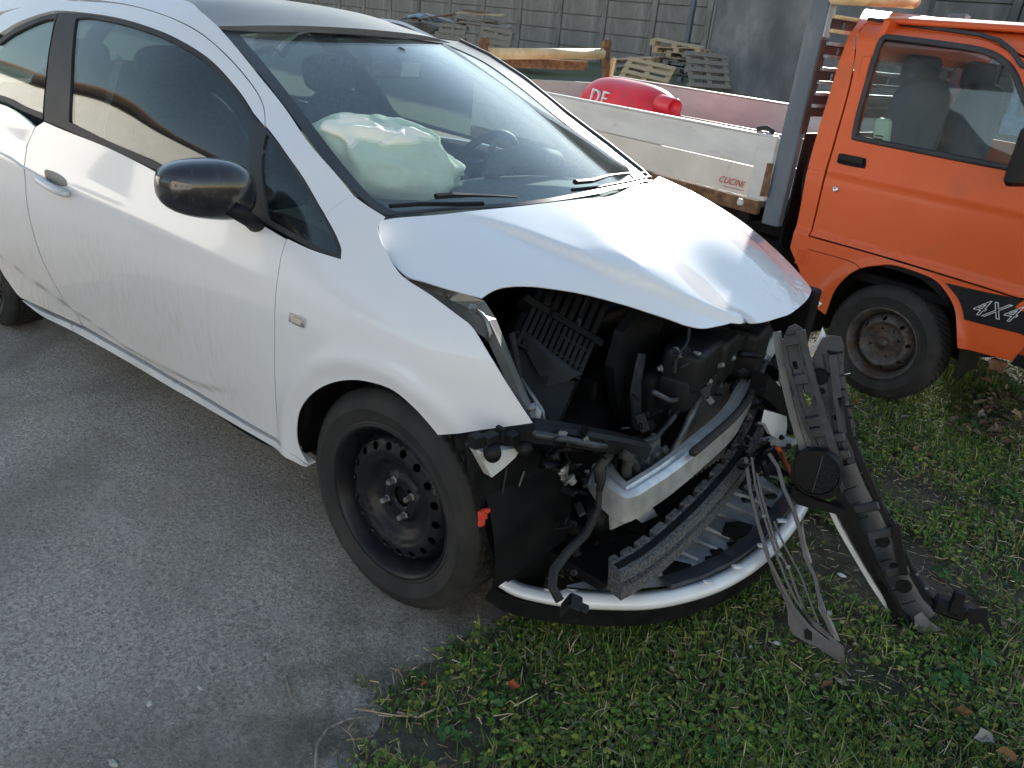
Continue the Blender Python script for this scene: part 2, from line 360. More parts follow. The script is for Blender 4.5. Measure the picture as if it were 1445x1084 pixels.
# ------------------------------------------------------------------ points read off the photograph -> metres in the yard
def rayd(u, v): return (_f+_r2*((u-CW/2)/CF)-_u2*((v-CH/2)/CF))
def on(u, v, n, c):
    d = rayd(u, v); n = V(n); return CP+d*((c-n.dot(CP))/n.dot(d))
def X(u, v, x): return on(u, v, (1, 0, 0), x)
def Y(u, v, y): return on(u, v, (0, 1, 0), y)
def Z(u, v, z): return on(u, v, (0, 0, 1), z)
def XS(L, x): return [X(u, v, x) for u, v in L]
def YS(L, y): return [Y(u, v, y) for u, v in L]
def ZS(L, z): return [Z(u, v, z) for u, v in L]
TH = radians(-9.5); TD = V((cos(TH), sin(TH), 0)); TN = V((sin(TH), -cos(TH), 0)); TP0 = V((.408, 1.849, 0))+TN*.03
def T(s, w, z): return TP0+TD*s-TN*w+V((0, 0, z))          # truck frame: along, inward, up
def tloc(P): q = P-TP0; return (q.dot(TD), -q.dot(TN), q.z)
def TW(u, v, w=0): return on(u, v, TN, TN.dot(TP0)-w)
def TS(u, v, s): return on(u, v, TD, TD.dot(TP0)+s)

class Surf:
    def __init__(s, F, pt, ab, out): s.F, s.pt, s.ab, s.out = F, pt, ab, V(out)
    def cast(s, u, v, t0=.4, t1=9):
        d = rayd(u, v); t = t0; fa = s.F(CP+d*t)
        while t < t1:
            t2 = t+.06; fb = s.F(CP+d*t2)
            if fa*fb <= 0:
                lo, hi = t, t2
                for _ in range(24):
                    m = (lo+hi)/2
                    if s.F(CP+d*m)*fa > 0: lo = m
                    else: hi = m
                return CP+d*((lo+hi)/2)
            t, fa = t2, fb
        return None
    def normal(s, a, b):
        e = .004; p = s.pt(a+e, b)-s.pt(a-e, b); q = s.pt(a, b+e)-s.pt(a, b-e); n = p.cross(q).normalized()
        return n if n.dot(s.out) > 0 else -n
def cr(p0, p1, p2, p3, t): return .5*((2*p1)+(-p0+p2)*t+(2*p0-5*p1+4*p2-p3)*t*t+(-p0+3*p1-3*p2+p3)*t**3)
def outline2d(surf, items, step):
    pts = []; corner = []
    for it in items:
        c = it[-1] == 'c'; q = it[:-1] if c else it
        if q[0] == 'p': ab = V((q[1], q[2]))
        else:
            P = surf.cast(q[0], q[1])
            if P is None: print('MISS', it); continue
            ab = V(surf.ab(P))
        pts.append(ab); corner.append(c)
    n = len(pts)
    res = []
    for i in range(n):
        p1, p2 = pts[i], pts[(i+1) % n]
        p0 = p1 if corner[i] else pts[i-1]; p3 = p2 if corner[(i+1) % n] else pts[(i+2) % n]
        k = max(1, int(round((p2-p1).length/step)))
        for j in range(k): res.append(cr(p0, p1, p2, p3, j/k))
    return res
def panel(name, surf, items, mat, parent, step=.02, thick=.012, off=0, holes=(), mirror=False, label=None, raw=False, mname=None, disp=None, grid=None):
    """a panel of real thickness lying on an analytic surface"""
    ol = items if raw else outline2d(surf, items, step)
    hs = [h if raw else outline2d(surf, h, step) for h in holes]
    P = list(ol); E_ = [(i, (i+1) % len(ol)) for i in range(len(ol))]; loops = [list(range(len(ol)))]
    for h in hs:
        k = len(P); P += h; E_ += [(k+i, k+(i+1) % len(h)) for i in range(len(h))]; loops.append(list(range(k, k+len(h))))
    g = grid or step
    x0 = min(p.x for p in ol); x1 = max(p.x for p in ol); y0 = min(p.y for p in ol); y1 = max(p.y for p in ol)
    cell = {}
    for p in P: cell.setdefault((int(p.x//g), int(p.y//g)), []).append(p)
    r = 0; y = y0
    while y < y1:
        x = x0+(g/2 if r % 2 else 0)
        while x < x1:
            q = V((x, y)); cx, cy = int(x//g), int(y//g)
            if inpoly(q, ol) and not any(inpoly(q, h) for h in hs):
                if all((q-p).length > g*.45 for i in (-1, 0, 1) for j in (-1, 0, 1) for p in cell.get((cx+i, cy+j), ())): P.append(q)
            x += g
        y += g*.87; r += 1
    R_ = delaunay_2d_cdt(P, E_, [], 0, 1e-7)
    vs, tri, orig = R_[0], R_[2], R_[3]
    good = []
    for f in tri:
        c = (vs[f[0]]+vs[f[1]]+vs[f[2]])/3
        if inpoly(c, ol) and not any(inpoly(c, h) for h in hs): good.append(f)
    top = []; nr = []
    for q in vs:
        p = surf.pt(q.x, q.y); n = surf.normal(q.x, q.y)
        if disp: p = p+n*disp(q.x, q.y)
        top.append(p-n*off); nr.append(n)
    if disp:   # recompute normals from neighbours
        e = .004
        nr = []
        for q in vs:
            def S_(a, b): return surf.pt(a, b)+surf.normal(a, b)*disp(a, b)
            n = (S_(q.x+e, q.y)-S_(q.x-e, q.y)).cross(S_(q.x, q.y+e)-S_(q.x, q.y-e)).normalized()
            nr.append(n if n.dot(surf.out) > 0 else -n)
    m = len(vs); allv = list(top); faces = []
    for f in good:
        a, b, c = f; nn = (top[b]-top[a]).cross(top[c]-top[a])
        if nn.dot(nr[a]) < 0: a, c = c, a
        faces.append((a, b, c))
    back = [top[i]-nr[i]*thick for i in range(m)]
    idx = {}
    for k in range(m):
        for q in orig[k]: idx[q] = k
    allv += back; faces += [(c+m, b+m, a+m) for a, b, c in faces[:len(good)]]
    norms = nr+[-n for n in nr]
    for lp in loops:
        k = len(allv)
        L = [idx[i] for i in lp if i in idx]
        ctr = V((sum(vs[i].x for i in L)/len(L), sum(vs[i].y for i in L)/len(L)))
        for i in L: allv.append(top[i]); norms.append(V((0, 0, 0)))
        for i in L: allv.append(back[i]); norms.append(V((0, 0, 0)))
        q = len(L)
        for i in range(q): j = (i+1) % q; faces.append((k+j, k+i, k+q+i, k+q+j))
    o = mk(name, allv, faces, mat, parent, True, label, norms)
    if mirror:
        mk(mname or name, [(p.x, -p.y+2*SK*min(0, p.x)-.15*sst(.93, 1.08, p.z), p.z) for p in allv], [tuple(reversed(f)) for f in faces], mat, parent, True, label, [V((n.x, -n.y, n.z)) for n in norms])
    return o
def fillet_box(b, *a, **k): return b.box(*a, **k)
def text_obj(name, body, size, origin, ex, ey, mat, parent, extr=.001, shear=0, outline=0, space=1):
    cu = bpy.data.curves.new(name, 'FONT'); cu.body = body; cu.size = size; cu.shear = shear; cu.space_character = space
    if outline: cu.fill_mode = 'NONE'; cu.bevel_depth = outline; cu.bevel_resolution = 1
    else: cu.extrude = extr
    to = bpy.data.objects.new(name, cu); COL.objects.link(to)
    dg = bpy.context.evaluated_depsgraph_get(); dg.update(); me = bpy.data.meshes.new_from_object(to.evaluated_get(dg))
    bpy.data.objects.remove(to); ex = V(ex).normalized(); ey = V(ey).normalized(); ez = ex.cross(ey)
    for v in me.vertices: v.co = V(origin)+ex*v.co.x+ey*v.co.y+ez*v.co.z
    me.materials.clear(); me.materials.append(M[mat]); me.name = name
    return link(bpy.data.objects.new(name, me), parent)
def tps(ctrl):
    """smooth height field through control points (x, y, h)"""
    n = len(ctrl)
    def ph(r2): return 0 if r2 < 1e-12 else .5*r2*math.log(r2)
    A = [[0.0]*(n+3) for _ in range(n+3)]; bb = [0.0]*(n+3)
    for i, (x, y, h) in enumerate(ctrl):
        for j, (x2, y2, _) in enumerate(ctrl): A[i][j] = ph((x-x2)**2+(y-y2)**2)+(1e-5 if i == j else 0)
        A[i][n], A[i][n+1], A[i][n+2] = 1, x, y; A[n][i], A[n+1][i], A[n+2][i] = 1, x, y; bb[i] = h
    N = n+3
    for i in range(N):
        p = max(range(i, N), key=lambda k: abs(A[k][i])); A[i], A[p] = A[p], A[i]; bb[i], bb[p] = bb[p], bb[i]
        for k in range(i+1, N):
            f = A[k][i]/A[i][i]
            if f:
                for j in range(i, N): A[k][j] -= f*A[i][j]
                bb[k] -= f*bb[i]
    w = [0]*N
    for i in range(N-1, -1, -1): w[i] = (bb[i]-sum(A[i][j]*w[j] for j in range(i+1, N)))/A[i][i]
    def f(x, y):
        s = w[n]+w[n+1]*x+w[n+2]*y
        for i in range(n):
            r2 = (x-ctrl[i][0])**2+(y-ctrl[i][1])**2
            if r2 > 1e-12: s += w[i]*.5*r2*math.log(r2)
        return s
    return f
def zsurf(f): return Surf(lambda P: P.z-f(P.x, P.y), lambda a, b: V((a, b, f(a, b))), lambda P: (P.x, P.y), (0, 0, 1))
def sym(L): return L+[(x, -y, z) for x, y, z in L if abs(y) > .01]

#@@ GROUND
# ------------------------------------------------------------------ ground
def rise(x, y):
    t = min(max((y-6)/16, 0), 1); return .55*t*t*(3-2*t)
def edge_x(y):   # where the asphalt gives way to the grass
    a = [(-6, 1.2), (-2, .62), (-1.4, .45), (-1.23, .386), (-1.03, .29), (-.74, .297), (-.6, .34), (.5, .3), (1.6, .1), (2.6, -.5), (3.4, -.8)]
    if y <= a[0][0]: return a[0][1]
    for (p, q), (r, s) in zip(a, a[1:]):
        if y <= r: return q+(s-q)*(y-p)/(r-p)
    return a[-1][1]
def build_ground():
    xs = [-400, -200, -100, -60, -40, -25, -15, -10]+[-7+.5*i for i in range(27)]+[9, 14, 20, 30, 50, 100, 200, 400]
    ys = [-400, -200, -100, -60, -30, -15, -8]+[-5+.5*i for i in range(60)]+[28, 35, 50, 80, 140, 250, 500]
    vs = [(x, y, rise(x, y)-.012+(.008*noise.noise(V((x*2, y*2, 3))) if abs(x) < 8 else 0)) for y in ys for x in xs]; n = len(xs)
    fs = [(j*n+i, j*n+i+1, (j+1)*n+i+1, (j+1)*n+i) for j in range(len(ys)-1) for i in range(n-1)]
    g = mk('ground', vs, fs, 'soil', None, True); g['kind'] = 'structure'
    # pavement: strips from the far left to the ragged edge
    ys = []; y = -12.0
    while y < 3.4: ys.append(y); y += .04 if -2.5 < y < 2 else .2
    vs = []; fs = []
    for y in ys:
        e = edge_x(y)+.05*noise.noise(V((y*3, 0, 0)))+.025*noise.noise(V((y*11, 5, 0)))
        for x, z in ((-30, .0), (-6, 0), (-2, 0), (e-.5, 0), (e-.12, .0), (e-.03, -.004), (e, -.03)): vs.append((x, y, z))
    n = 7
    for j in range(len(ys)-1):
        for i in range(n-1): fs.append((j*n+i, j*n+i+1, (j+1)*n+i+1, (j+1)*n+i))
    p = mk('pavement', vs, fs, 'asphalt', None, True); p['kind'] = 'structure'
build_ground()

#@@ FAR
# ------------------------------------------------------------------ far setting: walls, buildings, hill
def far_setting():
    # precast wall: line through the far plane y = 21 .. slightly oblique
    wall = thing('concrete_wall', 'long grey precast concrete panel wall behind the pallets', 'wall', (-15, 21, .5))
    A = V((-34, 23.5, .45)); D_ = V((1, -.1, 0)).normalized(); N_ = V((-D_.y, D_.x, 0))
    step = 2.05; hh = .5; A = A-D_*step*9
    for i in range(26):
        a = A+D_*(step*i)
        for k in range(7):
            c = a+D_*step/2+V((0, 0, .25+hh*k)); bb = B(); bb.box((0, 0, 0), (step-.24, .10, hh-.02), D_, N_, ch=.012)
            o = bb.make('panel', 'concrete', wall); o.location = c+N_*random.uniform(-.012, .012)
        pb = B(); pb.box(a+V((0, 0, 1.8)), (.2, .2, 3.65), D_, N_, ch=.02); pb.make('post', 'concrete', wall)
    b = B(); b.box(A+D_*26.65+N_*.06+V((0, 0, 1.8)), (53.3, .05, 3.6), D_, N_, ch=.01); b.make('wall_core', 'concrete', wall)
    # smooth stained wall to the right, nearer
    w2 = thing('tall_concrete_wall', 'tall smooth stained concrete wall right of the pallets', 'wall', (-5.5, 15, 0))
    a0 = on(1000, 60, (.1, 1, 0), 16.6); 
    e = V((1, -.12, 0)).normalized(); a0.z = .2
    b = B(); b.box(a0+e*2.6+V((0, .15, 1.4)), (5.2, .3, 3.4), e, V((-e.y, e.x, 0)), ch=.02); b.make('wall_slab', 'concrete2', w2)
    b = B(); b.box(a0+e*.02+V((0, -.01, 1.4))-V((-e.y, e.x, 0))*.01, (.05, .03, 3.4), e, V((-e.y, e.x, 0)), ch=.005); b.make('edge_strip', 'facade', w2)
    # steel pole
    p = on(976, 20, (0, 1, 0), 18.5)
    b = B(); b.box((p.x, p.y, 2.6), (.14, .14, 5.2)); o = b.make('steel_pole', 'postgrey'); tag(o, 'thin grey steel pole standing left of the tall smooth wall', 'pole')
    # facade on the right behind the cab
    f = thing('workshop_building', 'grey industrial building with blue posts behind the orange cab', 'building', (4, 17, 0))
    for i in range(9):
        x = -2.2+i*1.9; b = B(); b.box((x+.95, 17.2, 2.3), (1.74, .12, 3.4)); b.make('panel', 'facade', f)
        b = B(); b.box((x, 17.12, 2.1), (.17, .22, 4.2)); b.make('post', 'bluemetal', f)
    b = B(); b.box((6.3, 17.1, .52), (17.2, .3, .5)); b.make('plinth', 'bluemetal', f)
    b = B(); b.box((6.3, 17.6, 4.5), (18.2, 1.6, .5)); b.make('roof_edge', 'bluemetal', f)
    b = B(); b.box((6.3, 20.3, 2.3), (17.2, 5.6, 4.0)); b.make('hall', 'facade', f)
    # cream building behind the viewer (mirrored in the side glass), with windows
    h = thing('cream_building', 'cream rendered building standing behind the photographer, mirrored in the car windows', 'building', (-2, -11, 0))
    b = B(); b.box((-36.5, -10.5, 2.8), (55, 5, 5.6)); b.make('wall', 'cream_wall', h)
    b = B(); b.plate([(-64.6, -7.4, 5.55), (-64.6, -10.5, 7.2), (-64.6, -13.6, 5.55)], (56.2, 0, 0)); b.make('roof', 'rooftile', h)
    b = B(); b.box((-36.5, -7.4, 5.52), (56, .14, .16)); b.make('gutter', 'rust', h)
    for i in range(8):
        b = B(); b.box((-13-i*5.4, -7.97, 1.9), (1.2, .08, 1.3)); w = b.make('window', 'greypaint', h)
        b = B(); b.box((-13-i*5.4, -7.92, 1.9), (1.04, .02, 1.14)); b.make('pane', 'mirrorblack', w)
    h2 = thing('added_fill_building', 'unseen pale building added behind and right of the photographer to bounce light', 'building', (9, -8, 0))  # unseen building, added to bounce sunlight onto the truck side and grass
    b = B(); b.box((10.5, -10.5, 2.6), (16, 5, 5.2)); b.make('wall', 'cream_wall', h2)
    b = B(); b.plate([(2.2, -7.4, 5.15), (2.2, -10.5, 6.7), (2.2, -13.6, 5.15)], (16.6, 0, 0)); b.make('roof', 'rooftile', h2)
    for i in range(4):
        b = B(); b.box((5+i*3.6, -7.97, 1.9), (1.2, .08, 1.3)); w = b.make('window', 'greypaint', h2)
        b = B(); b.box((5+i*3.6, -7.92, 1.9), (1.04, .02, 1.14)); b.make('pane', 'mirrorblack', w)
    # wooded hills
    vs = []; fs = []; nx, ny = 90, 10
    for j in range(ny+1):
        for i in range(nx+1):
            a = radians(150+175*i/nx); t = j/ny; R0 = 210+t*110
            hh_ = 96*(.72+.4*noise.noise(V((a*2.2, 1, 0)))+.08*noise.noise(V((a*13, 2, 0))))*min(1, (i/nx)*9, (1-i/nx)*9)
            vs.append((R0*cos(a), R0*sin(a), hh_*sin(t*pi/2)-1+2*noise.noise(V((a*20, t*6, 3)))*t))
    for j in range(ny):
        for i in range(nx): k = j*(nx+1)+i; fs.append((k, k+1, k+nx+2, k+nx+1))
    o = mk('hill', vs, fs, 'hill', None, True); o['kind'] = 'structure'
far_setting()

# pallets and boards
def make_pallet(name, label, mat, group, loc):
    t = thing(name, label, 'pallet', (0, 0, 0), group, proto=True)
    protos = {}
    for k in range(5):
        b = B(); b.box((0, 0, 0), (1.2, .1, .022), ch=.003) if k == 0 else None
        if k == 0: me = b.make('plank', mat, t); base = me
        else: base2 = base.copy(); COL.objects.link(base2); base2.parent = t; me = base2
        me.location = (0, -.35+k*.7/4, .133)
    blk = None
    for x in (-.53, 0, .53):
        for y in (-.34, 0, .34):
            if blk is None: b = B(); b.box((0, 0, 0), (.13, .11, .08), ch=.004); blk = b.make('block', mat, t); o = blk
            else: o = blk.copy(); COL.objects.link(o); o.parent = t
            o.location = (x, y, .062)
    rn = None
    for x, z in ((-.53, .112), (0, .112), (.53, .112)):
        if rn is None: b = B(); b.box((0, 0, 0), (.13, .8, .02), ch=.003); rn = b.make('cross_plank', mat, t); o = rn
        else: o = rn.copy(); COL.objects.link(o); o.parent = t
        o.location = (x, 0, z)
    sk_ = None
    for y in (-.34, 0, .34):
        if sk_ is None: b = B(); b.box((0, 0, 0), (1.2, .1, .02), ch=.003); sk_ = b.make('skid', mat, t); o = sk_
        else: o = sk_.copy(); COL.objects.link(o); o.parent = t
        o.location = (0, y, .011)
    return t
def copy_thing(t, label):
    r = t.copy(); COL.objects.link(r); r['label'] = label
    for ch in list(t.children):
        c = ch.copy(); COL.objects.link(c); c.parent = r
    return r
def pallets():
    P1 = make_pallet('pallet', 'x', 'wood', 'wooden pallets piled by the wall', (0, 0, 0)); P2 = make_pallet('pallet', 'y', 'woodgrey', 'wooden pallets piled by the wall', (0, 0, 0))
    spots = [ # u, v, depth y, proto, rot(z,x,y), label
        (975, 105, 16.2, 1, (20, 0, 0), 'weathered grey pallet at the foot of the right pallet pile, mostly hidden'),
        (965, 100, 16.1, 1, (8, 3, 0), 'grey pallet second from the bottom of the right pallet pile'),
        (972, 93, 16.2, 1, (25, 0, 2), 'brownish grey pallet in the middle of the right pallet pile'),
        (960, 86, 16.1, 1, (12, 0, -3), 'dark pallet under the pale ones in the right pile'),
        (975, 80, 16.2, 0, (30, 4, 3), 'pale wooden pallet third from the top of the right pile'),
        (962, 73, 16.1, 0, (10, -2, -4), 'pale wooden pallet second from the top, its end blocks facing out'),
        (955, 65, 16.2, 0, (22, 3, 4), 'palest wooden pallet lying on top of the right pile'),
        (905, 95, 15.4, 1, (15, 8, -6), 'grey pallet lying tilted left of the right pile'),
        (900, 86, 15.6, 0, (4, 5, -8), 'light wooden pallet tipped on the left flank of the pile'),
        (995, 98, 15.3, 1, (70, 62, 0), 'dark pallet leaning on end against the right side of the pile'),
        (912, 108, 14.8, 0, (10, 50, 5), 'slatted pallet leaning low at the front left of the pile'),
    ]
    used = [0, 0]
    for (u, v, y, k, r, lab) in spots:
        P = Y(u, v, y); src = (P1, P2)[k]
        if used[k]: t = copy_thing(src, lab)
        else: t = src; used[k] = 1; t['label'] = lab
        t.location = P-V((0, 0, .07)); t.rotation_euler = (radians(r[1]), radians(r[2]), radians(r[0]))
    # left rubble pile: boards on trestles, pallets, tarp
    spots = [(640, 55, 17.2, 1, (0, 80, 0), 'grey pallet stood upright in the left scrap pile'),
             (700, 62, 17.0, 1, (5, 78, 4), 'grey pallet standing at the right end of the left scrap pile'),
             (672, 36, 17.6, 1, (6, 0, 2), 'grey pallet lying flat under the boards of the left pile'),
             (590, 42, 17.8, 1, (24, 16, 8), 'grey pallet half slid off the left scrap pile')]
    for (u, v, y, k, r, lab) in spots:
        t = copy_thing(P2, lab); P = Y(u, v, y); t.location = P; t.rotation_euler = (radians(r[1]), radians(r[2]), radians(r[0]))
    bl = [(625, 22, 700, 30, .05, 'woodgrey'), (645, 18, 712, 22, .04, 'wood'), (640, 26, 715, 33, .05, 'woodgrey'), (600, 20, 655, 36, .05, 'greyalu'), (650, 30, 720, 40, .05, 'woodgrey'), (585, 28, 640, 20, .04, 'rust'), (655, 14, 700, 20, .03, 'rust')]
    labs = ['long grey board lying across the left scrap pile', 'pale plank on top of the left scrap pile', 'weathered board under the topmost planks of the left pile', 'dull metal bar sticking out to the left of the scrap pile', 'broad grey board sagging at the right of the scrap pile', 'thin rusty rod on the left of the scrap pile', 'short rusty strip on the very top of the left pile']
    for (u0, v0, u1, v1, w, m), lab in zip(bl, labs):
        a = Y(u0, v0, 17.1+random.random()*.5); c = Y(u1, v1, 17.1+random.random()*.5); d = c-a
        b = B(); b.box((a+c)/2, (d.length, .18, w), d, V((0, 1, .2))); tag(b.make('scrap_board', m), lab, 'board', 'boards on the left scrap pile')
    b = B(); rr = random.Random(3); c = Y(598, 30, 17.6)
    vs = []; fs = []; n = 14
    for j in range(n):
        for i in range(n):
            x = (i/(n-1)-.5)*1.3; y = (j/(n-1)-.5)*.9; vs.append(c+V((x, y, .22*(1-x*x*2)*(1-y*y*3)+.09*noise.noise(V((x*6, y*6, 1))))))
    for j in range(n-1):
        for i in range(n-1): fs.append((j*n+i, j*n+i+1, (j+1)*n+i+1, (j+1)*n+i))
    o = mk('crumpled_tarp', vs, fs, 'tarp', None, True); tag(o, 'crumpled blue grey sheet on the left end of the scrap pile', 'tarp')
    o.modifiers.new('t', 'SOLIDIFY').thickness = .02
    b = B(); a = Y(715, 66, 15.5); c = Y(770, 74, 15.5); b.box((a+c)/2-V((0, 0, .15)), ((c-a).length+.5, 1.0, .04), c-a, V((0, 1, .1))); tag(b.make('metal_sheet', 'greywhite'), 'pale flat sheet lying at the right foot of the scrap pile', 'sheet')
pallets()

#@@ CARSURF
# ------------------------------------------------------------------ the white car: body surfaces
SX = [.55, .3, .1, -.15, -.35, -.6, -.9, -1.3, -2.0, -2.7, -3.2]
SZ = [.05, .15, .35, .60, .80, .95, 1.10, 1.25, 1.40, 1.50]
ST = [
 [.62, .72, .79, .81, .815, .82, .825, .83, .855, .85, .76],
 [.65, .75, .81, .835, .838, .835, .84, .845, .865, .86, .78],
 [.72, .80, .845, .855, .858, .852, .853, .858, .885, .885, .80],
 [.74, .81, .858, .87, .872, .870, .872, .876, .905, .90, .81],
 [.715, .775, .83, .855, .86, .862, .865, .872, .89, .88, .79],
 [.64, .69, .73, .755, .79, .815, .825, .835, .845, .83, .74],
 [.54, .58, .61, .635, .672, .735, .765, .785, .79, .77, .68],
 [.42, .45, .47, .49, .52, .565, .640, .705, .715, .70, .62],
 [.32, .34, .36, .38, .41, .45, .505, .585, .605, .585, .52],
 [.24, .26, .28, .30, .32, .35, .40, .47, .49, .47, .42]]
def cubic1(xs, f, x):
    dec = xs[0] > xs[-1]; n = len(xs)
    i = 0
    while i < n-2 and ((x < xs[i+1]) if dec else (x > xs[i+1])): i += 1
    t = (x-xs[i])/(xs[i+1]-xs[i]); t = max(-.5, min(1.5, t)); h = xs[i+1]-xs[i]
    def tan(k):
        if k == 0: return (f(1)-f(0))/(xs[1]-xs[0])
        if k == n-1: return (f(n-1)-f(n-2))/(xs[n-1]-xs[n-2])
        return (f(k+1)-f(k-1))/(xs[k+1]-xs[k-1])
    if t < 0: return f(0)+tan(0)*(x-xs[0])
    if t > 1: return f(n-1)+tan(n-1)*(x-xs[n-1])
    m0, m1 = tan(i)*h, tan(i+1)*h; t2 = t*t; t3 = t2*t
    return (2*t3-3*t2+1)*f(i)+(t3-2*t2+t)*m0+(-2*t3+3*t2)*f(i+1)+(t3-t2)*m1
def lin(L, x):   # L sorted by falling x
    if x >= L[0][0]: return L[0][1]
    for (a, p), (b_, q) in zip(L, L[1:]):
        if x >= b_: return p+(q-p)*(x-a)/(b_-a)
    return L[-1][1]
def sst(a, b, x): t = max(0, min(1, (x-a)/(b-a))); return t*t*(3-2*t)
SK = .036   # the car stands turned a little, its tail nearer the viewer's side
CRE = None
def S(x, z):
    y = cubic1(SZ, lambda k: cubic1(SX, lambda i: ST[k][i], x), z)+SK*max(0, -x)
    # pressed-in scallop low on the door; its upper lip is a crisp crease that curls up to the front wheel
    if CRE and x < -.5:
        zc = lin(CRE, x); d = zc-z; amp = .016*sst(-.52, -1.0, x)
        if d > -.02: y -= amp*sst(-.004, .014, d)*(1-.75*sst(.05, .2, d))
    # soft shoulder ridge through the handle
    zr = .80+.03*(-x); y += .006*math.exp(-((z-zr)/.035)**2)*sst(-.2, -.9, x)
    # raised lip round the front wheel arch
    r = sqrt(x*x+(z-.31)**2); y += .010*math.exp(-((r-.40)/.03)**2)
    return y
side = Surf(lambda P: P.y+S(P.x, P.z), lambda a, b: V((a, -S(a, b), b)), lambda P: (P.x, P.z), (0, -1, 0))
CRE = [(p.x, p.z) for p in (side.cast(*q) for q in ((352, 535), (335, 548), (310, 549), (284, 544), (242, 526), (173, 488), (100, 436), (38, 391), (0, 362)))]
wsf = tps(sym([(-.26, .66, .985), (-.5, .66, 1.085), (-.74, .645, 1.195), (-1.0, .60, 1.308), (-1.21, .55, 1.392)])+[(-.15, 0, 1.0), (-.4, 0, 1.13), (-.66, 0, 1.255), (-.9, 0, 1.355), (-1.14, 0, 1.44)])
ws = zsurf(wsf)
rf = tps([(x, y+SK*x, z) for x, y, z in sym([(-1.21, .55, 1.39), (-1.6, .565, 1.425), (-2.2, .57, 1.41), (-2.8, .55, 1.345), (-3.1, .52, 1.29), (-1.5, .35, 1.463), (-2.2, .35, 1.457)])+[(-1.14, 0, 1.44), (-1.5, 0, 1.478), (-2.2, 0, 1.47), (-2.8, 0, 1.42), (-3.1, 0, 1.36)]])
roofs = zsurf(rf)
hf0 = tps([(-.25, -.66, 1.0), (-.30, -.735, .965), (-.12, -.3, 1.035), (-.1, 0, 1.045), (-.12, .3, 1.035), (-.27, .66, .99),
           (-.05, -.64, .945), (.1, -.6, .915), (.12, -.3, .985), (.15, 0, .99), (.15, .35, .98), (.02, .69, .94), (.25, .68, .87),
           (.3, -.25, .93), (.36, .05, .868), (.40, .35, .862), (.52, .1, .775), (.50, -.1, .785), (.53, .35, .785), (.45, .62, .80), (.28, -.45, .88), (.40, -.3, .82)])
def hf(x, y):
    z = hf0(x, y)
    return z
hood = zsurf(hf)

#@@ CAR
# ------------------------------------------------------------------ the white car: panels
CAR = thing('crashed_car', 'white three door hatchback with its whole front end torn off', 'car', (-1.2, 0, 0))
def C(L): return [p if p[-1] != 'c' else p for p in L]
FENDER = [(459, 304, 'c'), (478, 288), (497, 275, 'c'), (519, 291), (543, 306, 'c'), (533, 318), (536, 335), (548, 362), (568, 390), (610, 418), (650, 448), (668, 464), (690, 500), (717, 545), (751, 597, 'c'),
          (700, 604), (618, 614, 'c'), (606, 599), (584, 575), (555, 551), (525, 540), (496, 536), (466, 541), (441, 555), (424, 577), (418.5, 603), (421, 630), (434, 655, 'c'), (396.5, 632, 'c'), (392, 600), (388.7, 540), (388.2, 470), (391.2, 400), (397.6, 360), (405.5, 337, 'c'), (440, 353), (481, 366, 'c'), (482, 352), (472, 327)]
fender = panel('fender', side, FENDER, 'white', CAR, .018, thick=.003)
PILLAR = [(459, 303.5, 'c'), (478, 287.5), (497, 274.5, 'c'), (460, 230), (400, 150), (340, 75), (307, 37, 'c'), (284, 17), (256, 0), ('p', -1.75, 1.445), ('p', -2.3, 1.425), ('p', -2.8, 1.365), ('p', -3.08, 1.28, 'c'), ('p', -3.08, 1.2), ('p', -2.95, 1.22), ('p', -2.7, 1.30), ('p', -2.4, 1.36), ('p', -2.2, 1.382), (104, -1), (166, 3.5), (221, 17), (270, 38), (311, 69), (352, 114), (372, 149), (374.5, 177, 'c'), (396, 205), (421, 240), (448, 285)]
panel('roof_side_frame', side, PILLAR, 'white', CAR, .018, mirror=True)
DOORF = [(104, 1.5), (166, 5.5), (221, 18.5), (269, 39.5), (310, 70), (351, 115), (371, 150), (373, 178, 'c'), (358, 160, 'c'), (333, 123), (294, 82), (249, 54), (208, 37), (166, 25), (125, 18.5), (82, 15), (60, 19), (36, 27), (12, 39), (-20, 62, 'c'), (-30, 50), (0, 22), (40, 8), (80, 0, 'c')]
panel('door_frame', side, DOORF, 'white', CAR, .016, mirror=True)
DOOR = [(404, 338, 'c'), (396.5, 360), (390, 400), (387, 470), (387.5, 540), (391, 600), (395, 624, 'c'), (350, 596), (250, 536), (150, 478), (117, 459, 'c'), (92, 425), (62, 370), (41, 300), (35, 235), (39, 206), (50, 180, 'c'), (62, 172, 'c'), (90, 184), (150, 208), (207, 236), (239, 254), (330, 296)]
panel('door', side, DOOR, 'white', CAR, .02)
panel('door', side, [('p', -.43, .93, 'c'), ('p', -.46, .55), ('p', -.47, .25, 'c'), ('p', -1.2, .23), ('p', -1.95, .23, 'c'), ('p', -2.1, .5), ('p', -2.15, .9, 'c'), ('p', -1.3, .955)], 'white', CAR, .05, raw=False).scale = (1, -1, 1)
QP = [(37, 206, 'c'), (33.5, 235), (39.5, 300), (60.5, 370), (91, 426.5), (116, 459.5, 'c'), (60, 434), (31, 421, 'c'), (24, 415), (12, 398), (0, 379), ('p', -2.46, .52), ('p', -2.56, .62), ('p', -2.7, .66), ('p', -2.86, .60), ('p', -2.96, .45), ('p', -3.0, .25, 'c'), ('p', -3.22, .28), ('p', -3.28, .7), ('p', -3.2, 1.0), ('p', -3.1, 1.19, 'c'), ('p', -2.96, 1.13), ('p', -2.9, 1.08), ('p', -2.8, 1.03), ('p', -2.5, 1.0), (0, 147), (25, 160), (49, 179, 'c')]
panel('quarter_panel', side, QP, 'white', CAR, .025, mirror=True)
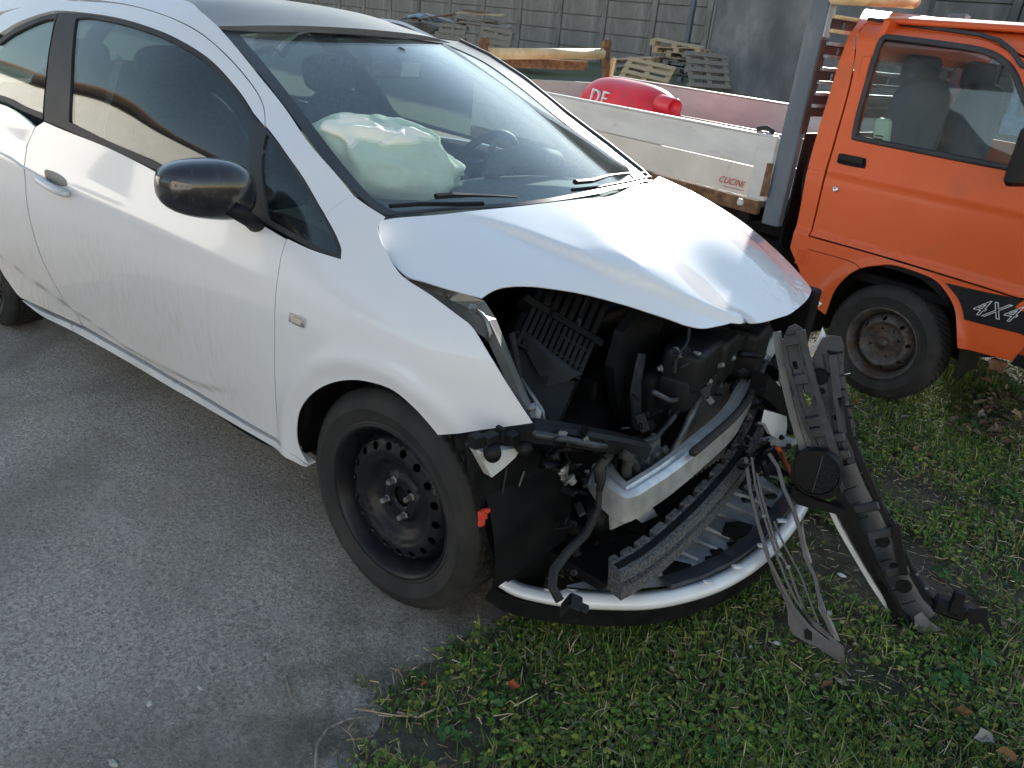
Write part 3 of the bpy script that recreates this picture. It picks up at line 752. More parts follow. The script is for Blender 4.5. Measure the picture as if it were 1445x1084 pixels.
panel('fender', side, [('p', -.42, .93, 'c'), ('p', -.45, .55), ('p', -.46, .25, 'c'), ('p', -.38, .25, 'c'), ('p', -.36, .42), ('p', -.2, .62), ('p', 0, .68), ('p', .2, .60), ('p', .3, .5, 'c'), ('p', .45, .7, 'c'), ('p', .1, .84), ('p', -.25, .96, 'c')], 'white', CAR, .05).scale = (1, -1, 1)
# sill strip under the door
SILL = [(31, 424, 'c'), (60, 440), (117, 465), (150, 484), (250, 542), (350, 602), (395, 630), (434, 658, 'c'), (425, 657), (393, 636), (345, 607), (245, 549), (146, 491), (100, 466), (58, 445)]
panel('sill_trim', side, SILL, M['whiteplastic'], CAR, .02, thick=.03, mirror=True)
# dark inner body that closes the shut lines
panel('inner_body', side, [('p', -.40, .30), ('p', -.40, .93), ('p', -1.3, .955), ('p', -2.0, .97), ('p', -3.0, 1.0), ('p', -3.05, .4), ('p', -2.9, .45), ('p', -2.7, .62), ('p', -2.5, .67), ('p', -2.3, .62), ('p', -2.12, .4), ('p', -2.05, .25), ('p', -1.2, .25)], 'baydark', CAR, .08, off=.028, thick=.02, mirror=True)
# window surround and side glass
TRIM = [(103, 18, 'c'), (125, 19.5), (166, 26), (208, 38), (249, 55), (294, 83), (332, 124), (357, 161), (374, 179, 'c'), (396, 207), (421, 242), (449, 289), (471, 327), (481, 352), (478, 365, 'c'), (440, 351), (391, 325), (330, 294), (239, 252), (207, 234), (90, 182), (61, 170, 'c'), (66, 100), (82, 17, 'c')]
G1 = [(106, 25, 'c'), (125, 24), (164, 31), (205, 43), (246, 60), (290, 88), (327, 127), (351, 163), (357, 180, 'c'), (357, 294, 'c'), (330, 281), (239, 240), (207, 223), (150, 199), (96, 172, 'c'), (99, 100)]
G2 = [(375, 188, 'c'), (394, 212), (418, 246), (446, 292), (467, 329), (475, 352, 'c'), (470, 357), (440, 343), (400, 321), (376, 308, 'c')]
panel('window_trim', side, TRIM, 'rubberseal', CAR, .016, off=.003, thick=.012, holes=[G1, G2], mirror=True)
dg = panel('window_glass', side, [(104, 22, 'c'), (125, 21.5), (166, 28.5), (208, 41), (249, 58), (293, 86), (330, 125), (354, 162), (360, 180, 'c'), (360, 298, 'c'), (239, 245), (207, 228), (93, 176, 'c'), (97, 100)], 'sideglass', CAR, .03, off=.009, thick=.004, mirror=True)
panel('quarter_light', side, [(373, 185, 'c'), (397, 210), (421, 246), (449, 292), (470, 330), (478, 354, 'c'), (472, 360), (440, 347), (373, 311, 'c')], 'sideglass', CAR, .03, off=.009, thick=.004, mirror=True)
RW = [(80, 19, 'c'), (60, 22), (38, 31), (15, 42), (-4, 55), ('p', -2.45, 1.28), ('p', -2.75, 1.20), ('p', -2.88, 1.12), ('p', -2.8, 1.045), ('p', -2.5, 1.01), (0, 142), (30, 156), (59, 168, 'c'), (64, 100)]
RG = [(76, 25, 'c'), (60, 28), (40, 36), (15, 49), (-4, 62), ('p', -2.45, 1.26), ('p', -2.7, 1.18), ('p', -2.8, 1.11), ('p', -2.7, 1.06), ('p', -2.5, 1.03), (0, 134), (30, 148), (60, 160, 'c'), (66, 100)]
panel('window_trim', side, RW, 'rubberseal', CAR, .02, off=.003, thick=.012, holes=[RG], mirror=True)
panel('rear_side_glass', side, RW, 'sideglass', CAR, .03, off=.010, thick=.004, mirror=True)
# roof
ROOF = [(309, 37, 'c'), (400, 36), (500, 40), (575, 47), (632, 58), ('p', -1.215, .555, 'c'), ('p', -1.6, .575), ('p', -2.2, .58), ('p', -2.8, .56), ('p', -3.08, .5, 'c'), ('p', -3.13, 0), ('p', -3.08, -.5, 'c'), ('p', -2.8, -.56), ('p', -2.2, -.58), ('p', -1.75, -.578), ('p', -1.45, -.57)]
panel('roof', roofs, ROOF, 'roof', CAR, .03, thick=.02)
b = B(); b.sweep([roofs.pt(*q)+V((0, -.004, -.004)) for q in ((-1.22, -.556), (-1.45, -.577), (-1.75, -.585), (-2.2, -.588), (-2.8, -.568))], [(-.007, 0), (.007, 0), (.007, .007), (-.007, .007)]); b.make('roof_moulding', 'rubberseal', CAR)
# windscreen
WS = [(311, 42, 'c'), (344, 77), (404, 152), (464, 232), (523, 291), (545, 303, 'c'), (620, 297), (730, 290), (810, 279), (870, 267), (917, 253, 'c'), (905, 241), (860, 205), (800, 160), (740, 111), (690, 78), (648, 58, 'c'), (575, 49), (500, 43), (400, 38)]
WI = [(336, 47, 'c'), (365, 80), (425, 155), (485, 233), (530, 283), (560, 298, 'c'), (620, 293), (730, 285), (805, 274), (860, 263), (897, 252, 'c'), (885, 241), (845, 208), (787, 165), (728, 118), (680, 85), (630, 62, 'c'), (575, 54), (500, 48), (400, 44)]
panel('windscreen_border', ws, WS, M['decal'], CAR, .03, off=.001, thick=.002, holes=[WI])
panel('windscreen', ws, [(313, 45, 'c'), (404, 154), (464, 234), (523, 290), (547, 302, 'c'), (620, 296), (730, 289), (810, 278), (870, 266), (915, 252, 'c'), (905, 242), (860, 206), (800, 161), (740, 112), (690, 79), (646, 59, 'c'), (500, 44)], 'windscreen', CAR, .03, off=.004, thick=.005)
b = B(); ep = [ws.cast(u, v) for u, v in ((917, 252), (905, 240), (860, 204), (800, 159), (740, 110), (690, 77), (648, 57))]
b.tube(ep, .012, 8, flat=.6); b.make('pillar_moulding', 'rubberseal', CAR)
# cowl
b = B(); cow = [(538, 309), (620, 303), (730, 296), (815, 284), (880, 270), (925, 252)]
cp = [ws.cast(u, v)+V((.0, 0, -.012)) for u, v in cow]
b.sweep(cp, [(-.02, .006), (.07, -.012), (.07, -.03), (-.02, -.02)]); b.make('cowl', 'blackplastic', CAR)
def wiper(pts, piv):
    b = B(); P = [ws.cast(u, v)+V((.004, 0, .018)) for u, v in pts]; b.tube(P, .006, 6); w = b.make('wiper', 'blackplastic', CAR)
    b = B(); P = [ws.cast(u, v)+V((.006, 0, .030)) for u, v in piv]; b.tube(P, [.012, .012, .007, .005, .004][:len(P)], 6, flat=.7); b.make('wiper_arm', 'blackplastic', w)
wiper([(548, 300), (590, 297), (640, 297), (680, 296)], [(612, 292), (635, 290), (665, 290), (700, 291), (725, 292)])
wiper([(805, 276), (840, 272), (880, 264), (915, 256)], [(808, 270), (830, 268), (855, 260), (880, 256), (905, 255)])
# hood
HOOD = [(534, 312, 'c'), (545, 310), (620, 303), (725, 293), (820, 281), (880, 269), (930, 249, 'c'), (985, 275), (1040, 308), (1090, 348), (1125, 383), (1146, 409, 'c'), (1138, 424), (1118, 441), (1098, 449), (1062, 458), (1033, 454, 'c'), (1001, 461), (975, 459), (940, 447), (870, 425), (800, 409), (750, 403), (715, 404), (695, 410), (680, 420, 'c'), (640, 410), (600, 398), (572, 389), (550, 365), (537, 338)]
def seg_dist(p, a, b_):
    ab = b_-a; t = max(0, min(1, (p-a).dot(ab)/ab.length_squared)); return (p-(a+ab*t)), t
_c = [V((hood.cast(u, v).x, hood.cast(u, v).y)) for u, v in ((620, 300), (700, 318), (790, 352), (870, 386), (950, 418), (1045, 456))]
def crease_line(px):
    c = [V((hood.cast(u, v).x, hood.cast(u, v).y)) for u, v in px]; m = len(c)
    return [V([cr(c[max(i-1, 0)][a], c[i][a], c[i+1][a], c[min(i+2, m-1)][a], k/8) for a in (0, 1)]) for i in range(m-1) for k in range(8)]+[c[-1]]
CREASES = [(crease_line([(620, 300), (700, 318), (790, 352), (870, 386), (950, 418), (1045, 456)]), .020, .10, 1),
           (crease_line([(935, 262), (1010, 300), (1065, 340), (1100, 375), (1128, 418)]), .003, .07, -1),
           (crease_line([(1128, 405), (1085, 388), (1050, 392), (1020, 420)]), .001, .04, 1)]
def hooddisp(a, b_):
    p = V((a, b_)); h = 0
    for L_, amp, wid, flip in CREASES:
        best = 9; sg = 1; tt = 0
        for i in range(0, len(L_)-1):
            if i % 4 == 0 and (L_[i]-p).length > best+.12: continue
            d, t = seg_dist(p, L_[i], L_[i+1]); q = d.length
            if q < best:
                best = q; e = L_[i+1]-L_[i]; sg = 1 if e.x*d.y-e.y*d.x > 0 else -1; tt = (i+t)/(len(L_)-1)
        h += sst(0, .35, tt)*amp*(1/(1+math.exp(-best*sg*flip/.0045))-.5)*math.exp(-best/wid)
    # crumpled skin near the nose
    q = max(0, 1-((a-.47)**2/.02+(b_-.42)**2/.03))
    h += q*(.0025*noise.noise(V((a*16, b_*10, 0)))+.002*abs(noise.noise(V((a*34, b_*24, 4)))))
    return h
HD = panel('hood', hood, HOOD, 'hoodwhite', CAR, .015, thick=.003, disp=hooddisp)
panel('hood_liner', hood, [(560, 325), (700, 320), (820, 300), (930, 262), (1040, 320), (1120, 395), (1090, 435), (1000, 445), (940, 432), (870, 410), (750, 390), (690, 395), (600, 380)], 'baydark', CAR, .05, off=.028, thick=.008)

#@@ WHEELS
# ------------------------------------------------------------------ wheels
def disc_with_holes(c, ax, e1, R0, R1, holes, prof, name, mat, parent, step=.012, thick=.004):
    """pressed steel disc: annulus R0..R1 with round holes, dished by prof(r)"""
    ax = V(ax).normalized(); e1 = V(e1); e1 = (e1-ax*e1.dot(ax)).normalized(); e2 = ax.cross(e1)
    sf = Surf(None, lambda a, b_: V(c)+e1*a+e2*b_+ax*prof(sqrt(a*a+b_*b_)), None, ax)
    ring = lambda cx, cy, r, n: [V((cx+r*cos(2*pi*i/n), cy+r*sin(2*pi*i/n))) for i in range(n)]
    hs = [ring(0, 0, R0, 20)]+[ring(r*cos(a), r*sin(a), q, 14) for (r, a, q) in holes]
    return panel(name, sf, ring(0, 0, R1, 72), mat, parent, step, thick=thick, holes=hs, raw=True)
def interp(L, r):
    for (a, p), (b_, q) in zip(L, L[1:]):
        if r <= b_: t = (r-a)/(b_-a); t = t*t*(3-2*t); return p+(q-p)*t
    return L[-1][1]
def tyre(c, ax, R, Ri, w, parent, nb=64, lug=.006, up=V((0, 0, 1))):
    """outer side is at c, the tread reaches w inward along -ax; cut tread blocks"""
    ax = V(ax).normalized(); e1 = up.orthogonal() if abs(up.dot(ax)) > .9 else up; e1 = (e1-ax*e1.dot(ax)).normalized(); e2 = ax.cross(e1)
    prof = [(Ri-.004, -.022), (Ri+.006, -.008), (Ri+.012, -.006), (Ri+.016, -.009), (Ri+(R-Ri)*.45, .002), (Ri+(R-Ri)*.52, .004), (Ri+(R-Ri)*.55, .001), (R-.028, -.004), (R-.012, -.013), (R-.004, -.024)]
    k = 7
    for j in range(k):
        o0 = -.024-(w-.048)*j/k; o1 = -.024-(w-.048)*(j+1)/k
        prof += [(R, o0-.002, 1), (R, o1+.004, 1), (R-lug, o1+.003, 0), (R-lug, o1, 0)]
    prof += [(R, -w+.024), (R-.012, -w+.012), (Ri+(R-Ri)*.5, -w), (Ri, -w+.02)]
    n = nb*3; vs = []; fs = []; m = len(prof)
    for i in range(n):
        for jx, p in enumerate(prof):
            sh = (jx*2) % 3 if m else 0
            cut = len(p) == 3 and p[2] == 1 and (i+((jx-10)//4)) % 3 == 0
            a = 2*pi*(i+.25*((jx-10)/8 if 10 <= jx < m-4 else 0))/n
            r = p[0]-(lug*.9 if cut else 0); d = e1*cos(a)+e2*sin(a); vs.append(c+d*r+ax*p[1])
    for i in range(n):
        i2 = (i+1) % n
        for j in range(m-1): fs.append((i*m+j, i*m+j+1, i2*m+j+1, i2*m+j))
    o = mk('tyre', vs, fs, 'rubber', parent, True); o.data.set_sharp_from_angle(angle=radians(35)); return o
def car_wheel(c, ax, name='wheel'):
    """c = outer face centre"""
    ax = V(ax).normalized(); up = V((0, 0, 1))
    t = tyre(c, ax, .313, .212, .19, CAR)
    t.name = 'wheel'
    o = tyre_root = t
    b = B(); b.lathe(c, ax, [(.219, -.014), (.221, -.009), (.217, -.006), (.211, -.009), (.205, -.018), (.199, -.034), (.193, -.05), (.186, -.075), (.184, -.12), (.20, -.17), (.215, -.18)], 72, e1=up)
    b.make('rim', 'rimblack', t, True)
    pf = [(0, -.062), (.03, -.062), (.034, -.050), (.06, -.052), (.072, -.064), (.09, -.060), (.12, -.036), (.138, -.027), (.165, -.034), (.178, -.055), (.187, -.075)]
    holes = [(.156, 2*pi*(i+.5)/18, .0115) for i in range(18)]+[(.05, pi/4+pi/2*i, .006) for i in range(4)]
    disc_with_holes(c, ax, up, .029, .186, holes, lambda r: interp(pf, r), 'rim_disc', 'rimblack', t)
    for i in range(4):
        a = pi/4*.6+pi/2*i; e2 = ax.cross(up).normalized(); e1 = e2.cross(ax)
        p = c+(e1*cos(a)+e2*sin(a))*.05+ax*-.052
        b = B(); b.lathe(p, ax, [(.0, .024), (.007, .024), (.0085, .021), (.0085, .004), (.012, .0), (.012, -.006)], 6); b.make('wheel_bolt', 'greyalu', t)
    b = B(); b.lathe(c, ax, [(.0, -.075), (.02, -.075), (.022, -.068), (.026, -.068), (.028, -.09)], 24); b.lathe(c, ax, [(.0, -.11), (.19, -.11)], 40); b.make('hub', 'baydark', t)
    return t
ws_ = radians(2.2)
car_wheel(V((0, -.835, .31)), V((sin(ws_), -cos(ws_), 0)))
car_wheel(V((-2.66, -.935, .31)), V((0, -1, 0)))
for x, y in ((0, .835), (-2.62, .74)):
    car_wheel(V((x, y, .31)), V((0, 1, 0)))
# wheel wells
for x, y0, y1, a0, a1 in ((0, -.845, -.52, -.15, pi*1.02), (-2.68, -.93, -.5, -.1, pi+.1)):
    for sg in (1, -1):
        b = B(); b.lathe((x, 0, .31), (0, -1, 0), [(.385, -y0*1-.02), (.375, -y1)], 28, a0, a1, e1=V((1, 0, 0)) if True else None)
        vs = b.v; cen = V((x, y1, .31))
        b.lathe((x, 0, .31), (0, -1, 0), [(.375, -y1), (.0, -y1)], 28, a0, a1, e1=V((1, 0, 0)))
        b2 = B(); b2.add([(p.x, p.y*sg, p.z) for p in b.v], b.f); b2.make('wheel_arch_liner', 'baydark', CAR, True)

#@@ CARBITS
# ------------------------------------------------------------------ handle, mirror, repeater
hp = [side.cast(u, v) for u, v in ((60, 250), (72, 256), (86, 264), (102, 274))]
b = B(); b.tube([hp[0]+V((0, -.006, 0)), hp[0]+V((.01, -.024, 0)), hp[1]+V((0, -.032, 0)), hp[2]+V((0, -.032, 0)), hp[3]+V((-.01, -.026, 0)), hp[3]+V((0, -.004, 0))], [.012, .014, .015, .015, .014, .011], 10, flat=1.0); b.make('handle', 'whiteplastic', CAR, True, sub=1)
panel('handle_recess', side, [(64, 240), (80, 244), (93, 254), (94, 262), (84, 262), (68, 254)], 'greypaint', CAR, .01, off=-.0015, thick=.003)
# scratch scar in front of the handle
b = B(); b.tube([side.cast(u, v)+V((0, -.001, 0)) for u, v in ((0, 216), (12, 222), (22, 228), (32, 236), (42, 240), (52, 246))], [.003, .005, .004, .006, .004, .003], 6, flat=1); b.make('scratch', 'wletters', CAR)
# mirror
MX = V((-.60, -.985, 1.02))
mc = on(291, 269, (0, 1, 0), -.955)
def superell(c, ax, ay, az, X_, Y_, Z_, p=2.6, n=28, m=18, shape=None):
    vs = []; fs = []
    def sp(v, e): return math.copysign(abs(v)**e, v)
    for j in range(m+1):
        th = -pi/2+pi*j/m
        for i in range(n):
            ph = 2*pi*i/n; e = 2/p
            q = [ax*sp(cos(th), e)*sp(cos(ph), e), ay*sp(cos(th), e)*sp(sin(ph), e), az*sp(sin(th), e)]
            if shape: q = shape(q)
            vs.append(c+X_*q[0]+Y_*q[1]+Z_*q[2])
    for j in range(m):
        for i in range(n): fs.append((j*n+i, j*n+(i+1) % n, (j+1)*n+(i+1) % n, (j+1)*n+i))
    return vs, fs
MF = V((1, -.30, -.05)).normalized(); MS = V((-.30, -1, 0)).normalized(); MU = V((0, 0, 1))
def mshape(q):
    x, y, z = q; t = (y+.125)/.25   # 0 at car side, 1 at tip
    z *= 1-.30*max(0, t-.3)**1.2; 
    if x < 0: x *= .45
    return (x, y, z+.014*t)
b = B(); b.add(*superell(mc, .076, .125, .079, MF, MS, MU, 2.8, shape=mshape)); mir = b.make('side_mirror', 'mirrorblack', CAR, True)
b = B(); ma = on(345, 300, (0, 1, 0), -.90); mb_ = on(372, 332, (0, 1, 0), -.80)
b.tube([ma+V((0, -.03, .01)), ma*.6+mb_*.4, mb_, mb_+V((0, .05, .02))], [.035, .032, .028, .03], 12, flat=.55); b.make('mirror_arm', 'blackplastic', mir, True)
b = B(); b.add(*superell(mc-MF*.022, .012, .11, .062, MF, MS, MU, 4, shape=lambda q: (q[0], q[1], q[2]*(1-.25*max(0, q[1]/.1))))); b.make('mirror_glass', 'chrome', mir, True)
b = B(); sm = [mc+MF*mshape([.075*cos(a)*.99, .125*sin(a)*.97, 0])[0]+MS*.125*sin(a)*.97+MU*(-.022+.014*(sin(a)*.5+.5)) for a in [(-1.35+2.7*i/16) for i in range(17)]]
# repeater
panel('side_repeater', side, [(410, 440, 'c'), (421, 444), (433, 450, 'c'), (431, 463, 'c'), (420, 459), (409, 453, 'c')], 'chrome', CAR, .008, off=-.004, thick=.006)
panel('indicator_lens', side, [(414, 445, 'c'), (428, 452, 'c'), (427, 459, 'c'), (413, 453, 'c')], 'amber', CAR, .006, off=-.007, thick=.004)

#@@ INTERIOR
# ------------------------------------------------------------------ cabin
def interior():
    # floor tub and bulkheads
    b = B(); b.box((-1.55, 0, .27), (2.6, 1.52, .06)); b.make('floor_pan', 'baydark', CAR)
    # tailgate / rear
    def rear(x, z): return 0
    b = B(); b.plate([(-3.12, -.74, .3), (-3.12, .74, .3), (-3.05, .72, 1.02), (-3.05, -.72, 1.02)], (.06, 0, 0)); b.make('tailgate', 'white', CAR)
    b = B(); b.plate([(-3.07, -.66, 1.03), (-3.07, .66, 1.03), (-3.0, .5, 1.33), (-3.0, -.5, 1.33)], (-.01, 0, 0)); b.make('rear_window', 'sideglass', CAR)
    for sg in (-1, 1):
        b = B(); b.box((-1.3, sg*.745, .62), (1.7, .05, .58), ch=.02); b.box((-1.2, sg*.715, .72), (.9, .06, .07), ch=.02); b.make('door_card', 'dash', CAR)
        b = B(); b.box((-2.55, sg*.74, .65), (.9, .06, .7), ch=.02); b.make('rear_side_trim', 'dash', CAR)
    # dashboard: swept profile across the car
    pr = [(-.40, .90), (-.30, .955), (-.42, .985), (-.60, .99), (-.72, .965), (-.78, .90), (-.76, .80), (-.70, .62), (-.5, .5), (-.4, .5)]
    ys = [-.72, -.5, -.25, 0, .25, .5, .72]; vs = []; fs = []
    for y in ys:
        for (x, z) in pr: vs.append((x+.06*(1-(y/.72)**2)*(1 if x > -.5 else .2), y, z-(.05*(abs(y)/.72)**3)))
    n = len(pr)
    for i in range(len(ys)-1):
        for j in range(n): fs.append((i*n+j, i*n+(j+1) % n, (i+1)*n+(j+1) % n, (i+1)*n+j))
    fs += [tuple(range(n)), tuple(reversed(range((len(ys)-1)*n, len(ys)*n)))]
    o = mk('dashboard', vs, fs, 'dash', CAR, True); o.modifiers.new('s', 'SUBSURF').render_levels = 1
    # binnacle hood over the instruments
    b = B(); b.tube([(-.60, .12, .99), (-.62, .2, 1.03), (-.62, .36, 1.045), (-.62, .5, 1.03), (-.6, .58, .98)], [.03, .06, .075, .06, .03], 12, flat=.6); b.make('instrument_hood', 'dash', CAR, True)
    # steering wheel
    c = V((-.86, .36, .93)); ax = V((-1, 0, .42)).normalized()
    b = B(); e1 = V((0, 1, 0)); e2 = ax.cross(e1)
    ring = [c+(e1*cos(a)+e2*sin(a))*.185 for a in [2*pi*i/40 for i in range(41)]]; b.tube(ring, .016, 10, cap=False)
    sw = b.make('steering_wheel', 'blackplastic', CAR, True)
    b = B(); b.add(*superell(c-ax*.01, .085, .065, .035, e1, e2, ax, 3)); b.make('wheel_hub', 'blackplastic', sw, True)
    for a in (0, pi, -pi/2): b = B(); d = e1*cos(a)+e2*sin(a); b.tube([c+d*.06, c+d*.18], .018, 8, flat=.5); b.make('spoke', 'greypaint', sw, True)
    b = B(); b.tube([c, (-.6, .36, .82)], .03, 10); b.make('column', 'blackplastic', sw, True)
    # seats
    def seat(y, x=-1.42):
        b = B(); b.add(*superell(V((x+.02, y, .50)), .27, .25, .10, V((1, 0, .12)).normalized(), V((0, 1, 0)), V((-.12, 0, 1)).normalized(), 3.6)); s = b.make('seat', 'fabric', CAR, True)
        Z_ = V((-.30, 0, 1)).normalized(); X_ = V((1, 0, .30)).normalized()
        b = B(); b.add(*superell(V((x-.33, y, .82)), .09, .245, .33, X_, V((0, 1, 0)), Z_, 3.2, shape=lambda q: (q[0]-.05*(abs(q[1])/.24)**2*-1, q[1]*(1-.22*max(0, q[2]/.33)), q[2]))); b.make('backrest', 'fabric', s, True)
        b = B(); b.add(*superell(V((x-.46, y, 1.20)), .055, .135, .085, X_, V((0, 1, 0)), Z_, 3)); b.make('headrest', 'fabric', s, True)
        b = B()
        for d in (-.06, .06): b.tube([V((x-.45, y+d, 1.22)), V((x-.41, y+d, 1.05))], .007, 6)
        b.make('headrest_rods', 'chrome', s, True)
    seat(-.38); seat(.38)
    b = B(); b.add(*superell(V((-2.35, 0, .52)), .28, .62, .1, V((1, 0, 0)), V((0, 1, 0)), V((0, 0, 1)), 5)); s = b.make('rear_bench', 'fabric', CAR, True)
    b = B(); b.add(*superell(V((-2.66, 0, .86)), .08, .62, .30, V((1, 0, .25)).normalized(), V((0, 1, 0)), V((-.25, 0, 1)).normalized(), 5)); b.make('bench_backrest', 'fabric', s, True)
    for y in (-.36, .36):
        b = B(); b.add(*superell(V((-2.74, y, 1.17)), .05, .12, .07, V((1, 0, 0)), V((0, 1, 0)), V((0, 0, 1)), 3)); b.make('rear_headrest', 'fabric', s, True)
    # rear-view mirror
    mp = ws.cast(568, 70); c = on(560, 97, V((1, 0, 0)), mp.x-.10)
    b = B(); b.box(c, (.035, .23, .07), V((1, 0, -.2)), V((0, 1, 0)), ch=.014); m = b.make('interior_mirror', 'dash', CAR)
    b = B(); b.box(c+V((.019, .05, 0)), (.004, .09, .05), V((1, 0, -.2)), V((0, 1, 0))); b.make('mirror_back_plate', 'greyfabric', m)
    b = B(); b.tube([c, mp+V((-.01, 0, -.01))], [.012, .02], 8); b.make('mirror_stem', 'dash', m)
    # headliner, b-pillar trims, belts
    panel('headliner', roofs, [('p', -1.22, -.54, 'c'), ('p', -1.16, 0), ('p', -1.22, .54, 'c'), ('p', -2.2, .56), ('p', -2.95, .5, 'c'), ('p', -2.95, -.5, 'c'), ('p', -2.2, -.56)], 'greyfabric', CAR, .12, off=.03, thick=.01)
    for sg in (-1, 1):
        b = B(); b.tube([(-1.98, sg*.80, .9), (-1.98, sg*.72, 1.1), (-1.95, sg*.64, 1.28), (-1.92, sg*.57, 1.38)], [.07, .06, .05, .05], 10, flat=.45, up=V((0, 1, 0))); b.make('pillar_trim', 'dash', CAR, True)
        b = B(); b.sweep([(-1.9, sg*.72, .7), (-1.88, sg*.665, 1.0), (-1.86, sg*.60, 1.2), (-1.85, sg*.585, 1.24)], [(-.023, 0), (.023, 0), (.023, .003), (-.023, .003)], up=V((0, -sg, 0))); b.make('seat_belt', M['greywhite'], CAR)
    b = B(); b.add(*superell(V((-.45, -.72, .98)), .03, .02, .03, V((1, 0, 0)), V((0, 1, 0)), V((0, 0, 1)), 3)); b.make('door_mirror_trim', 'dash', CAR, True)
    # airbag: crumpled, half collapsed bag on the passenger side of the dash
    c = on(543, 227, (0, 1, 0), -.34)
    vs = []; fs = []; n, m = 110, 70
    for j in range(m+1):
        th = -pi/2+pi*j/m
        for i in range(n):
            ph = 2*pi*i/n; d = V((cos(th)*cos(ph), cos(th)*sin(ph), sin(th)))
            q = V((d.x*.175, d.y*.25, d.z*.118))
            f = noise.noise(d*1.3+V((3, 1, 7)))
            w1 = noise.noise(d*2.0+V((5, 5, 1)))*.9
            # slack cloth: a few long soft folds running down from the top
            n1 = noise.noise(V((d.x*1.3+w1*.35, d.y*1.5, d.z*.8+3))); n2 = noise.noise(V((d.x*2.4+w1*.4, d.y*2.6+7, d.z*1.2)))
            r1 = max(0, 1-abs(n1)*3.2); r1 = r1*r1*(3-2*r1); r2 = max(0, 1-abs(n2)*3.4); r2 = r2*r2*(3-2*r2)
            n3 = noise.noise(V((d.x*4.5+w1*.6, d.y*3.5+2, d.z*2.5))); r3 = max(0, 1-abs(n3)*4)**1.5
            k = .93+f*.26+.10*r1+.06*r2+.022*r3-.05*max(0, d.y)*max(0, d.z)
            q *= k; q.z -= .05*max(0, -d.z)
            q += V((-.05, 0, .035))*-d.y
            vs.append(c+q)
    for j in range(m):
        for i in range(n): fs.append((j*n+i, j*n+(i+1) % n, (j+1)*n+(i+1) % n, (j+1)*n+i))
    ab = mk('airbag', vs, fs, 'airbag', CAR, True, 'deployed, half collapsed pale airbag')
    b = B(); b.tube([(-.62, -.34, .98), c], [.09, .10], 12); b.make('airbag_neck', 'airbag', ab, True)
interior()

